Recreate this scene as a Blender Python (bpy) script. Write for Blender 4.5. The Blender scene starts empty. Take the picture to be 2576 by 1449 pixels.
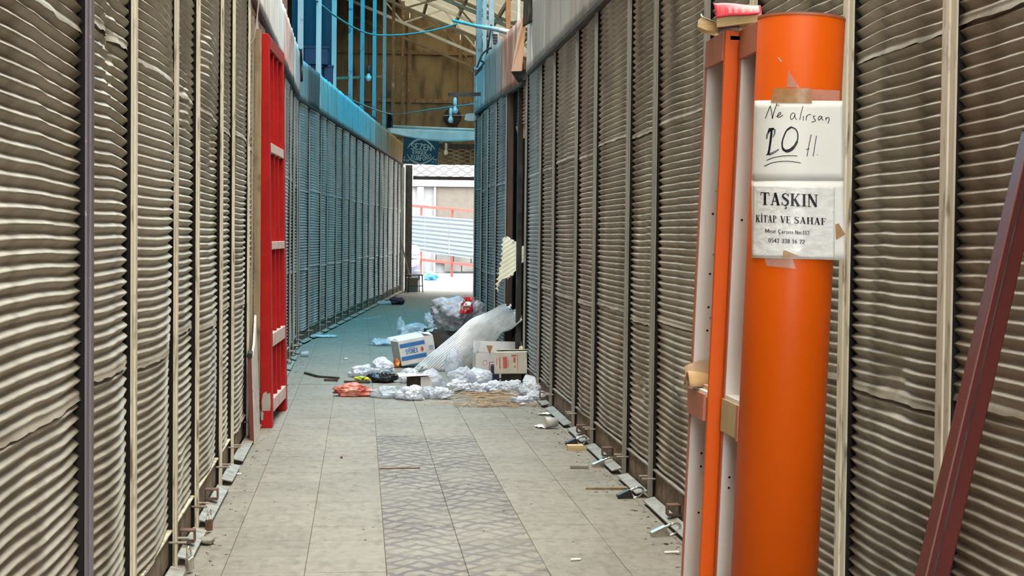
import bpy, bmesh, math, random
from mathutils import Vector, Matrix, noise
from math import sin, cos, pi, radians, tan, atan2, sqrt, asin

random.seed(11)
sc = bpy.context.scene
COL = sc.collection

# ------------------------------------------------------------------ camera
F = 3900.0; CX = 1288.0; CY = 724.5; EYE = 1.45
_d = Vector(((908 - CX) / F, (CY - 590) / F, -1)).normalized()
_r = radians(0.6)
_u = Vector((sin(_r), cos(_r), 0)); _u.z = -(_u.x * _d.x + _u.y * _d.y) / _d.z; _u.normalize()
_x = _d.cross(_u)
C2W = Matrix((_x, _d, _u))            # rows = world axes in camera space -> camera-to-world
cam_data = bpy.data.cameras.new('camera'); cam = bpy.data.objects.new('camera', cam_data)
cam_data.sensor_fit = 'HORIZONTAL'; cam_data.sensor_width = 36; cam_data.lens = F / 2576 * 36
cam_data.clip_start = 0.05; cam_data.clip_end = 300
cam.matrix_world = Matrix.Translation((0, 0, EYE)) @ C2W.to_4x4()
COL.objects.link(cam); sc.camera = cam

# ------------------------------------------------------------------ sky and exposure
world = bpy.data.worlds.new('world'); sc.world = world; world.use_nodes = True
bg = world.node_tree.nodes['Background']
bg.inputs[0].default_value = (0.93, 0.97, 1.0, 1); bg.inputs[1].default_value = 12.0
sc.view_settings.view_transform = 'Standard'; sc.view_settings.look = 'None'
sc.view_settings.exposure = 0.10; sc.view_settings.gamma = 1.0
sc.view_settings.use_curve_mapping = False

def ray(px, py):
    return C2W @ Vector(((px - CX) / F, (CY - py) / F, -1))
def at(px, py, Y):
    d = ray(px, py); return Vector((0, 0, EYE)) + d * (Y / d.y)
def atx(px, py, X):
    d = ray(px, py); return Vector((0, 0, EYE)) + d * (X / d.x)
def fl(px, py, z=0.0):
    d = ray(px, py); return Vector((0, 0, EYE)) + d * ((z - EYE) / d.z)

# ------------------------------------------------------------------ materials
MATS = {}
def N(nt, t, **kw):
    n = nt.nodes.new(t)
    for k, v in kw.items(): setattr(n, k, v)
    return n
def rgba(c): return (c[0], c[1], c[2], 1)

def mat(name, c1, c2=None, rough=0.6, metal=0.0, scale=6, stretch=(1, 1, 1), lo=0.4, hi=0.65,
        dirt=None, dscale=2.0, dstretch=(1, 1, 1), dlo=0.52, dhi=0.7, bump=0.0, bscale=60,
        alpha=None, transl=0.0, spec=0.5, rnd=0.0, coat=0.0):
    if name in MATS: return MATS[name]
    m = bpy.data.materials.new(name); m.use_nodes = True; nt = m.node_tree
    b = nt.nodes['Principled BSDF']; out = nt.nodes['Material Output']
    b.inputs['Roughness'].default_value = rough; b.inputs['Metallic'].default_value = metal
    b.inputs['Specular IOR Level'].default_value = spec
    if coat: b.inputs['Coat Weight'].default_value = coat
    g = N(nt, 'ShaderNodeNewGeometry')
    def nz(sc_, st, detail=5):
        mp = N(nt, 'ShaderNodeMapping'); mp.inputs['Scale'].default_value = st
        nt.links.new(g.outputs['Position'], mp.inputs['Vector'])
        t = N(nt, 'ShaderNodeTexNoise'); t.inputs['Scale'].default_value = sc_; t.inputs['Detail'].default_value = detail
        nt.links.new(mp.outputs[0], t.inputs['Vector']); return t
    def ramp(src, lo, hi):
        r = N(nt, 'ShaderNodeMapRange'); r.inputs['From Min'].default_value = lo; r.inputs['From Max'].default_value = hi
        nt.links.new(src, r.inputs['Value']); return r.outputs[0]
    col = None
    def mix(fac, a, bb):
        x = N(nt, 'ShaderNodeMix', data_type='RGBA')
        nt.links.new(fac, x.inputs[0])
        for v, s in ((a, 6), (bb, 7)):
            if isinstance(v, tuple): x.inputs[s].default_value = rgba(v)
            else: nt.links.new(v, x.inputs[s])
        return x.outputs[2]
    if c2 is None: c2 = tuple(v * 0.8 for v in c1)
    col = mix(ramp(nz(scale, stretch).outputs[0], lo, hi), tuple(c1), tuple(c2))
    if dirt is not None:
        col = mix(ramp(nz(dscale, dstretch, 8).outputs[0], dlo, dhi), col, tuple(dirt))
    if rnd:
        oi = N(nt, 'ShaderNodeObjectInfo')
        r = N(nt, 'ShaderNodeMapRange'); r.inputs['To Min'].default_value = 1 - rnd; r.inputs['To Max'].default_value = 1 + rnd
        nt.links.new(oi.outputs['Random'], r.inputs['Value'])
        hs = N(nt, 'ShaderNodeHueSaturation'); nt.links.new(r.outputs[0], hs.inputs['Value']); nt.links.new(col, hs.inputs['Color'])
        col = hs.outputs[0]
    nt.links.new(col, b.inputs['Base Color'])
    if bump:
        bp = N(nt, 'ShaderNodeBump'); bp.inputs['Strength'].default_value = bump; bp.inputs['Distance'].default_value = 0.01
        nt.links.new(nz(bscale, (1, 1, 1)).outputs[0], bp.inputs['Height']); nt.links.new(bp.outputs[0], b.inputs['Normal'])
    sh = b.outputs[0]
    if transl:
        t = N(nt, 'ShaderNodeBsdfTranslucent'); nt.links.new(col, t.inputs[0])
        ms = N(nt, 'ShaderNodeMixShader'); ms.inputs[0].default_value = transl
        nt.links.new(sh, ms.inputs[1]); nt.links.new(t.outputs[0], ms.inputs[2]); sh = ms.outputs[0]
    if alpha is not None:
        t = N(nt, 'ShaderNodeBsdfTransparent'); t.inputs[0].default_value = (0.97, 0.98, 1, 1)
        ms = N(nt, 'ShaderNodeMixShader'); ms.inputs[0].default_value = alpha
        nt.links.new(t.outputs[0], ms.inputs[1]); nt.links.new(sh, ms.inputs[2]); sh = ms.outputs[0]
    nt.links.new(sh, out.inputs[0])
    MATS[name] = m; return m

def sheet_mat(name, tint, body):
    """clear corrugated plastic roofing: tinted, lets the sky through"""
    m = bpy.data.materials.new(name); m.use_nodes = True; nt = m.node_tree
    nt.nodes.remove(nt.nodes['Principled BSDF']); out = nt.nodes['Material Output']
    a = N(nt, 'ShaderNodeBsdfTransparent'); a.inputs[0].default_value = rgba(tint)
    b = N(nt, 'ShaderNodeBsdfTranslucent'); b.inputs[0].default_value = rgba(tint)
    ms = N(nt, 'ShaderNodeMixShader'); ms.inputs[0].default_value = body
    nt.links.new(a.outputs[0], ms.inputs[1]); nt.links.new(b.outputs[0], ms.inputs[2]); nt.links.new(ms.outputs[0], out.inputs[0])
    return m

def glow_mat(name, col, s):
    m = bpy.data.materials.new(name); m.use_nodes = True
    b = m.node_tree.nodes['Principled BSDF']; b.inputs['Emission Color'].default_value = rgba(col); b.inputs['Emission Strength'].default_value = s
    b.inputs['Base Color'].default_value = rgba(col); return m

BR = (0.10, 0.075, 0.05)
m_shut = mat('shutter_steel', (0.528, 0.484, 0.4048), (0.4048, 0.3608, 0.2904), 0.58, 0.12, 3, (1, 1, 0.5), dirt=(0.20, 0.155, 0.11), dscale=5, dstretch=(1, 1, 0.12), dlo=0.5, dhi=0.8, bump=0.15, bscale=90)
m_shutR = mat('shutter_steel_grimy', (0.4659, 0.422, 0.3429), (0.3341, 0.2901, 0.2286), 0.58, 0.12, 3, (1, 1, 0.5), dirt=(0.15, 0.115, 0.08), dscale=5, dstretch=(1, 1, 0.12), dlo=0.46, dhi=0.75, bump=0.15, bscale=90)
m_shutF = mat('shutter_steel_grey', (0.589, 0.5985, 0.589), (0.418, 0.418, 0.4085), 0.42, 0.3, 2, (1, 1, 0.5), dirt=(0.18, 0.16, 0.14), dscale=3, dstretch=(1, 1, 0.15), dlo=0.5, dhi=0.75)
m_rail = mat('guide_rail_paint', (0.74, 0.68, 0.54), (0.60, 0.53, 0.40), 0.6, 0.0, 14, (1, 1, 0.1), dirt=(0.22, 0.17, 0.11), dscale=30, dstretch=(1, 1, 0.25), dlo=0.55, dhi=0.7)
m_railD = mat('guide_rail_purple_grey', (0.22, 0.19, 0.21), (0.16, 0.135, 0.14), 0.45, 0.4, 10, (1, 1, 0.1), dirt=(0.4, 0.36, 0.3), dscale=40, dlo=0.66, dhi=0.75)
m_railG = mat('guide_rail_grey', (0.323, 0.306, 0.2635), (0.238, 0.221, 0.187), 0.55, 0.1, 10, (1, 1, 0.1))
m_slot = mat('rail_slot_black', (0.02, 0.016, 0.013), None, 0.9)
m_bar = mat('bottom_bar_rust', (0.13, 0.085, 0.055), (0.24, 0.19, 0.14), 0.75, 0.2, 12, (1, 1, 1), dirt=(0.30, 0.15, 0.07), dscale=16, dlo=0.6, dhi=0.72)
m_sill = mat('sill_plate_steel', (0.3536, 0.3264, 0.272), (0.2584, 0.2312, 0.1836), 0.55, 0.3, 14, dirt=(0.2, 0.14, 0.09), dscale=20)
m_rust = mat('rusty_steel', (0.20, 0.10, 0.055), (0.11, 0.07, 0.05), 0.8, 0.2, 20)
m_dark = mat('dark_steel', (0.05, 0.045, 0.045), (0.09, 0.075, 0.065), 0.6, 0.4, 10)
m_char = mat('charred_black', (0.018, 0.015, 0.014), (0.05, 0.042, 0.036), 0.85, 0, 8)
m_wall = mat('stall_wall_dark', (0.10, 0.085, 0.07), (0.06, 0.05, 0.04), 0.9)
m_fasL = mat('fascia_white_paint', (0.70, 0.67, 0.60), (0.55, 0.51, 0.44), 0.6, 0.1, 5, (1, 1, 0.1), dirt=(0.30, 0.22, 0.15), dscale=8, dstretch=(1, 1, 0.1), dlo=0.56, dhi=0.72)
m_fasP = mat('fascia_pink_rust', (0.62, 0.33, 0.24), (0.70, 0.55, 0.47), 0.7, 0.1, 7, (1, 1, 0.15), dirt=(0.30, 0.13, 0.08), dscale=12, dstretch=(1, 1, 0.2))
m_fasR = mat('fascia_red_rust', (0.40, 0.15, 0.08), (0.60, 0.36, 0.26), 0.7, 0.2, 6, (1, 1, 0.12), dirt=(0.62, 0.58, 0.55), dscale=7, dstretch=(1, 1, 0.1), dlo=0.55, dhi=0.65)
m_fasO = mat('fascia_brown_primer', (0.22, 0.11, 0.09), (0.16, 0.085, 0.07), 0.7, 0.1, 5, (1, 1, 0.15))
m_fasB = mat('fascia_blue_paint', (0.48, 0.64, 0.66), (0.58, 0.70, 0.71), 0.55, 0.1, 5, (1, 1, 0.12), dirt=(0.10, 0.22, 0.26), dscale=9, dstretch=(1, 1, 0.12), dlo=0.58, dhi=0.72)
m_fasG = mat('fascia_grey_sheet', (0.48, 0.46, 0.41), (0.36, 0.33, 0.28), 0.55, 0.3, 5, (1, 1, 0.1), dirt=(0.20, 0.16, 0.11), dscale=8, dstretch=(1, 1, 0.1), dlo=0.55, dhi=0.75)
m_fasT = mat('fascia_tan_sheet', (0.52, 0.38, 0.20), (0.38, 0.26, 0.13), 0.6, 0.1, 5, (1, 1, 0.1))
m_red = mat('red_gloss_paint', (0.44, 0.016, 0.014), (0.36, 0.012, 0.012), 0.5, 0, 5, spec=.1, dirt=(0.30, 0.05, 0.04), dscale=9, dlo=0.66, dhi=0.8)
m_redD = mat('red_panel_paint', (0.34, 0.022, 0.016), (0.26, 0.018, 0.014), 0.45, 0, 5)
m_chip = mat('chipped_primer', (0.42, 0.39, 0.33), (0.34, 0.31, 0.26), 0.7)
m_railP = mat('dusty_pink_rail', (0.60, 0.48, 0.42), (0.50, 0.36, 0.31), 0.7, 0, 12)
m_wood = mat('old_plank', (0.34, 0.25, 0.14), (0.24, 0.17, 0.10), 0.8, 0, 5, (8, 8, 0.4), dirt=(0.12, 0.09, 0.06), dscale=6)
m_woodG = mat('grey_plank', (0.34, 0.31, 0.24), (0.25, 0.22, 0.17), 0.8, 0, 5, (8, 8, 0.4))
m_board = mat('dirty_white_board', (0.58, 0.53, 0.48), (0.46, 0.41, 0.37), 0.7, 0, 6, dirt=(0.20, 0.16, 0.13), dscale=12, dlo=0.62, dhi=0.7)
m_maroon = mat('maroon_enamel', (0.08625, 0.015, 0.0135), (0.075, 0.0135, 0.012), 0.42, 0, 4)
m_orange = mat('orange_laminate', (0.74, 0.105, 0.001), (0.70, 0.098, 0.001), 0.42, 0, 3, spec=.22)
m_terra = mat('terracotta_edge', (0.46, 0.145, 0.075), (0.42, 0.13, 0.07), 0.5, 0, 5, dirt=(0.5, 0.3, 0.22), dscale=30, dlo=0.7, dhi=0.8)
m_white = mat('white_laminate', (0.80, 0.79, 0.73), (0.74, 0.73, 0.67), 0.5, 0, 5, dirt=(0.42, 0.40, 0.33), dscale=14, dstretch=(1, 1, 0.15), dlo=0.62, dhi=0.8)
m_kraft = mat('bare_chipboard', (0.52, 0.40, 0.22), (0.45, 0.34, 0.18), 0.8, 0, 18, (1, 1, 0.3), dirt=(0.25, 0.17, 0.09), dscale=25, dstretch=(1, 1, 0.1), dlo=0.66, dhi=0.75)
m_glass = mat('shelf_glass', (0.55, 0.65, 0.58), None, 0.1, 0, alpha=0.35)
m_hole = mat('peg_hole_black', (0.01, 0.01, 0.01), None, 0.9)
m_paper = mat('white_paper', (0.86, 0.85, 0.79), (0.83, 0.82, 0.76), 0.7, 0, 6)
m_paper2 = mat('plastic_sleeve_paper', (0.84, 0.83, 0.80), (0.74, 0.73, 0.70), 0.3, 0, 40, (1, 1, 2.5), bump=0.5, bscale=35)
m_ink = mat('black_ink', (0.008, 0.006, 0.012), None, 0.5)
m_inkb = mat('blue_black_ink', (0.10, 0.13, 0.17), (0.2, 0.24, 0.28), 0.5, 0, 200)
m_tape = mat('brown_tape', (0.42, 0.23, 0.09), (0.50, 0.30, 0.14), 0.35, 0, 60, alpha=0.85)
m_tapec = mat('clear_tape', (0.62, 0.42, 0.34), (0.56, 0.36, 0.28), 0.25, 0, 60, alpha=0.55)
m_page = mat('yellowed_pages', (0.66, 0.50, 0.26), (0.52, 0.37, 0.17), 0.85, 0, 10, (1, 1, 25))
m_redbook = mat('red_book_cover', (0.62, 0.02, 0.05), (0.70, 0.06, 0.09), 0.4)
m_gold = mat('gold_print', (0.75, 0.45, 0.10), None, 0.4)
m_pinkprint = mat('faded_pink_print', (0.8, 0.25, 0.25), None, 0.5)
m_purple = mat('plum_cover', (0.16, 0.03, 0.06), None, 0.5)
m_pink = mat('pink_paper', (0.75, 0.42, 0.42), None, 0.6)
m_mani = mat('manila_paper', (0.56, 0.36, 0.16), (0.48, 0.30, 0.13), 0.7, 0, 14)
m_card = mat('brown_card', (0.42, 0.28, 0.17), (0.36, 0.23, 0.14), 0.75, 0, 10)
m_cardD = mat('charred_cardboard', (0.025, 0.018, 0.014), (0.06, 0.042, 0.03), 0.9, 0, 6)
m_boxW = mat('white_carton', (0.66, 0.64, 0.62), (0.58, 0.56, 0.55), 0.6, 0, 10)
m_boxC = mat('cream_carton', (0.56, 0.53, 0.44), (0.50, 0.47, 0.38), 0.65, 0, 10)
m_boxin = mat('carton_inside', (0.40, 0.24, 0.11), None, 0.8)
m_blueprint = mat('blue_print', (0.03, 0.16, 0.42), None, 0.5)
m_redprint = mat('red_print', (0.50, 0.10, 0.08), None, 0.5)
m_navy = mat('navy_print', (0.02, 0.02, 0.06), None, 0.5)
m_lblue = mat('pale_blue_print', (0.22, 0.38, 0.62), None, 0.5)
m_galv = mat('galvanised_sheet', (0.65, 0.65, 0.637), (0.494, 0.494, 0.4875), 0.38, 0.35, 5, dirt=(0.42, 0.40, 0.36), dscale=14, dlo=0.55, dhi=0.7, bump=0.2, bscale=60)
m_cream = mat('cream_burnt_sheet', (0.88, 0.80, 0.60), (0.82, 0.72, 0.50), 0.5, 0.1, 6, dirt=(0.05, 0.035, 0.02), dscale=5, dlo=0.57, dhi=0.63)
m_bagw = mat('white_film', (0.85, 0.87, 0.92), (0.74, 0.77, 0.84), 0.25, 0, 9, transl=0.25, alpha=0.80, spec=0.6, bump=.55, bscale=38)
m_bagc = mat('clear_film', (0.80, 0.86, 0.90), (0.68, 0.76, 0.82), 0.12, 0, 9, transl=0.2, alpha=0.55, spec=0.8, bump=.55, bscale=38)
m_bagf = mat('frosted_film', (0.80, 0.82, 0.88), (0.70, 0.73, 0.80), 0.3, 0, 7, transl=0.35, alpha=0.62, bump=.55, bscale=38)
m_bagg = mat('grey_white_bag', (0.66, 0.66, 0.70), (0.42, 0.42, 0.47), 0.3, 0, 5, transl=0.15, bump=.55, bscale=38)
m_bagr = mat('salmon_bag', (0.68, 0.16, 0.10), (0.78, 0.38, 0.30), 0.3, 0, 9, transl=0.2, bump=.55, bscale=38)
m_bagk = mat('black_bag', (0.012, 0.012, 0.014), (0.03, 0.03, 0.035), 0.22, bump=.55, bscale=38)
m_green = mat('green_wrapper', (0.08, 0.34, 0.06), (0.65, 0.6, 0.03), 0.35, 0, 14)
m_yel = mat('yellow_wrapper', (0.70, 0.62, 0.04), None, 0.35)
m_orangecup = mat('orange_wrapper', (0.80, 0.28, 0.04), (0.25, 0.06, 0.01), 0.4, 0, 20)
m_stick = mat('splintered_wood', (0.50, 0.37, 0.23), (0.32, 0.22, 0.13), 0.75, 0, 12, rnd=0.35)
m_blackw = mat('burnt_strip', (0.03, 0.025, 0.022), (0.07, 0.05, 0.04), 0.8)
m_plum = mat('plum_cloth', (0.10, 0.04, 0.06), None, 0.9)
m_cup = mat('grey_plastic', (0.50, 0.50, 0.47), (0.40, 0.40, 0.37), 0.4)
m_block = mat('pine_block', (0.62, 0.47, 0.24), (0.50, 0.35, 0.16), 0.7, 0, 8, (1, 8, 8))
m_brass = mat('padlock_steel', (0.62, 0.60, 0.55), (0.45, 0.43, 0.38), 0.3, 0.8, 20)
m_padk = mat('padlock_dark', (0.05, 0.05, 0.05), None, 0.4, 0.5)
m_stone = mat('grey_stone', (0.30, 0.28, 0.23), (0.22, 0.20, 0.17), 0.9)
m_blueP = mat('blue_post_paint', (0.30, 0.42, 0.44), (0.38, 0.49, 0.50), 0.5, 0.1, 6, (1, 1, 0.1), dirt=(0.08, 0.18, 0.2), dscale=10, dlo=0.6, dhi=0.7)
m_paleP = mat('pale_post_paint', (0.62, 0.72, 0.70), (0.45, 0.56, 0.55), 0.5, 0.1, 6, (1, 1, 0.1))
m_rustP = mat('rusty_post', (0.32, 0.22, 0.12), (0.24, 0.14, 0.07), 0.7, 0.1, 9, (1, 1, 0.3), dirt=(0.5, 0.45, 0.36), dscale=12, dlo=0.6, dhi=0.68)
m_orgP = mat('orange_post', (0.45, 0.19, 0.06), None, 0.6)
m_gable = mat('gable_sheet', (0.36, 0.252, 0.12), (0.24, 0.162, 0.072), 0.5, 0.1, 1.3, (1, 1, 0.7), dirt=(0.10, 0.065, 0.03), dscale=1.6, dstretch=(2, 1, 0.5), dlo=0.48, dhi=0.72)
m_roof = mat('opaque_roof', (0.10, 0.09, 0.075), (0.07, 0.06, 0.05), 0.8)
m_truss = mat('truss_steel', (0.26, 0.21, 0.14), (0.18, 0.14, 0.09), 0.6, 0.2)
m_trussLit = mat('truss_painted_sunlit', (0.75, 0.74, 0.70), None, 0.5)  # truss steel again, with the daylight on one truss put into its colour
m_tarp = mat('blue_tarp', (0.008, 0.022, 0.055), (0.006, 0.016, 0.04), 0.7)
m_crate = mat('blue_crate', (0.012, 0.05, 0.13), None, 0.5)
m_cable = mat('cable_black', (0.02, 0.02, 0.02), None, 0.6)
m_cableW = mat('cable_dusty', (0.45, 0.42, 0.36), None, 0.7)
m_signblue = mat('sign_blue', (0.012, 0.075, 0.135), (0.01, 0.06, 0.11), 0.5)
m_signw = mat('sign_lettering', (0.55, 0.60, 0.55), (0.46, 0.5, 0.46), 0.6)
m_awn = mat('awning_white', (0.80, 0.80, 0.78), (0.70, 0.69, 0.64), 0.6, transl=0.2)
m_bulb = mat('bulb_white', (0.85, 0.85, 0.82), None, 0.2)
m_bulbb = mat('bulb_blue', (0.25, 0.55, 0.70), None, 0.25)
m_fanD = mat('vent_dark', (0.03, 0.025, 0.025), None, 0.6)
m_lampbox = mat('lamp_box_grey', (0.42, 0.50, 0.50), None, 0.5)
m_gate = mat('gate_steel', (0.09, 0.07, 0.06), (0.14, 0.11, 0.09), 0.55, 0.3)
m_lat = mat('lattice_wire', (0.30, 0.25, 0.18), (0.2, 0.16, 0.11), 0.5, 0.4)
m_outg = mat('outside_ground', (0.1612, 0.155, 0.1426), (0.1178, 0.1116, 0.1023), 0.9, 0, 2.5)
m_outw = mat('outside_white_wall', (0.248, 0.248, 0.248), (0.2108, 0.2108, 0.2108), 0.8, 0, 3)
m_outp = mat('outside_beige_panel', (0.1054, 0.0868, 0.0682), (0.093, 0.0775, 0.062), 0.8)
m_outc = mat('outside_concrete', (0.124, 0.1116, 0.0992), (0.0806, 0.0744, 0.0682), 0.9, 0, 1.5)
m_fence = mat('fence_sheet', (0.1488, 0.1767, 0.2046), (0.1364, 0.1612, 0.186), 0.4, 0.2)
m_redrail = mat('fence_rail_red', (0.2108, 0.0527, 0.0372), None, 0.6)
m_bluebag = mat('blue_bag', (0.10, 0.45, 0.72), None, 0.3, transl=0.2)
m_sack = mat('striped_sack', (0.75, 0.76, 0.78), (0.10, 0.11, 0.14), 0.6, 0, 1, (1, 1, 11), lo=0.50, hi=0.53)
m_pipe = mat('white_pipe', (0.66, 0.66, 0.62), None, 0.5)
m_seat = mat('stool_seat', (0.12, 0.07, 0.045), None, 0.5)

# floor tiles --------------------------------------------------------------
def tile_mat(name, striped=False, joints=False):
    m = bpy.data.materials.new(name); m.use_nodes = True; nt = m.node_tree
    b = nt.nodes['Principled BSDF']; b.inputs['Roughness'].default_value = 0.62; b.inputs['Specular IOR Level'].default_value = 0.3
    g = N(nt, 'ShaderNodeNewGeometry'); P = g.outputs['Position']
    def mp(st):
        x = N(nt, 'ShaderNodeMapping'); x.inputs['Scale'].default_value = st; nt.links.new(P, x.inputs['Vector']); return x.outputs[0]
    def nz(sc_, st, det=6):
        t = N(nt, 'ShaderNodeTexNoise'); t.inputs['Scale'].default_value = sc_; t.inputs['Detail'].default_value = det
        nt.links.new(mp(st), t.inputs['Vector']); return t.outputs[0]
    def rng(s, lo, hi, a=0., bb=1.):
        r = N(nt, 'ShaderNodeMapRange'); nt.links.new(s, r.inputs[0])
        for i, v in zip((1, 2, 3, 4), (lo, hi, a, bb)): r.inputs[i].default_value = v
        return r.outputs[0]
    def mix(f, a, bb):
        x = N(nt, 'ShaderNodeMix', data_type='RGBA'); nt.links.new(f, x.inputs[0])
        for v, s in ((a, 6), (bb, 7)):
            if isinstance(v, tuple): x.inputs[s].default_value = rgba(v)
            else: nt.links.new(v, x.inputs[s])
        return x.outputs[2]
    def mth(op, a, bb=None):
        x = N(nt, 'ShaderNodeMath', operation=op)
        for i, v in enumerate((a, bb)):
            if v is None: continue
            if isinstance(v, (int, float)): x.inputs[i].default_value = v
            else: nt.links.new(v, x.inputs[i])
        return x.outputs[0]
    col = mix(rng(nz(9, (1, 1, 1)), 0.35, 0.7), (0.262, 0.232, 0.182), (0.213, 0.186, 0.144))
    # broad wear patches, then scuffs
    col = mix(rng(nz(2.6, (1, 0.7, 1), 7), 0.45, 0.70, 0, 0.55), col, (0.185, 0.155, 0.118))
    col = mix(rng(nz(24, (1, 0.5, 1), 6), 0.44, 0.62, 0, 0.42), col, (0.30, 0.275, 0.23))
    if striped:
        s = N(nt, 'ShaderNodeSeparateXYZ'); nt.links.new(P, s.inputs[0])
        tri = mth('PINGPONG', mth('ADD', s.outputs[0], 10 - 0.12), 0.175)
        wob = mth('MULTIPLY', nz(5, (1, 1, 1), 3), 0.16)
        ph = mth('ADD', mth('ADD', s.outputs[1], mth('MULTIPLY', tri, 1.15)), wob)
        ph2 = mth('ADD', mth('SUBTRACT', s.outputs[1], mth('MULTIPLY', tri, 0.9)), wob)
        w1 = rng(mth('SINE', mth('MULTIPLY', ph, 2 * pi / 0.135)), 0.25, 0.75)
        w2 = rng(mth('SINE', mth('MULTIPLY', ph2, 2 * pi / 0.21)), 0.55, 0.9)
        w = mth('MULTIPLY', mth('MAXIMUM', w1, w2), rng(nz(2.2, (1, 1, 1), 3), 0.34, 0.54, 0.38, 1.0))
        col = mix(w, col, (0.115, 0.092, 0.085))
    col = mix(rng(nz(16, (1, 0.5, 1), 9), 0.52, 0.72, 0, 0.6), col, (0.125, 0.105, 0.0798))
    col = mix(rng(nz(55, (0.8, 0.6, 1), 3), 0.67, 0.73, 0, 0.7), col, (0.0646, 0.0532, 0.0418))
    col = mix(rng(nz(1.1, (1, 1, 1), 4), 0.52, 0.72, 0, 0.45), col, (0.304, 0.277, 0.228))
    if joints:
        br = N(nt, 'ShaderNodeTexBrick'); br.offset = 0.0; br.inputs['Scale'].default_value = 1.0
        br.inputs['Brick Width'].default_value = 0.35; br.inputs['Row Height'].default_value = 0.35; br.inputs['Mortar Size'].default_value = 0.003
        mm = N(nt, 'ShaderNodeMapping'); mm.inputs['Location'].default_value = (0.93 + 3.5, 0, 0); nt.links.new(P, mm.inputs['Vector'])
        nt.links.new(mm.outputs[0], br.inputs['Vector'])
        col = mix(br.outputs['Fac'], col, (0.13, 0.11, 0.085))
    else:
        oi = N(nt, 'ShaderNodeObjectInfo'); hs = N(nt, 'ShaderNodeHueSaturation')
        nt.links.new(rng(oi.outputs['Random'], 0, 1, 0.93, 1.06), hs.inputs['Value']); nt.links.new(col, hs.inputs['Color']); col = hs.outputs[0]
    nt.links.new(col, b.inputs['Base Color'])
    bp = N(nt, 'ShaderNodeBump'); bp.inputs['Strength'].default_value = 0.15; bp.inputs['Distance'].default_value = 0.01
    nt.links.new(nz(50, (1, 1, 1)), bp.inputs['Height']); nt.links.new(bp.outputs[0], b.inputs['Normal'])
    return m
m_tile = tile_mat('cement_tile'); m_tileS = tile_mat('cement_tile_striped', True); m_pave = tile_mat('cement_tile_paving', joints=True)
m_grout = mat('grout', (0.17, 0.145, 0.11), None, 0.95)

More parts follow.
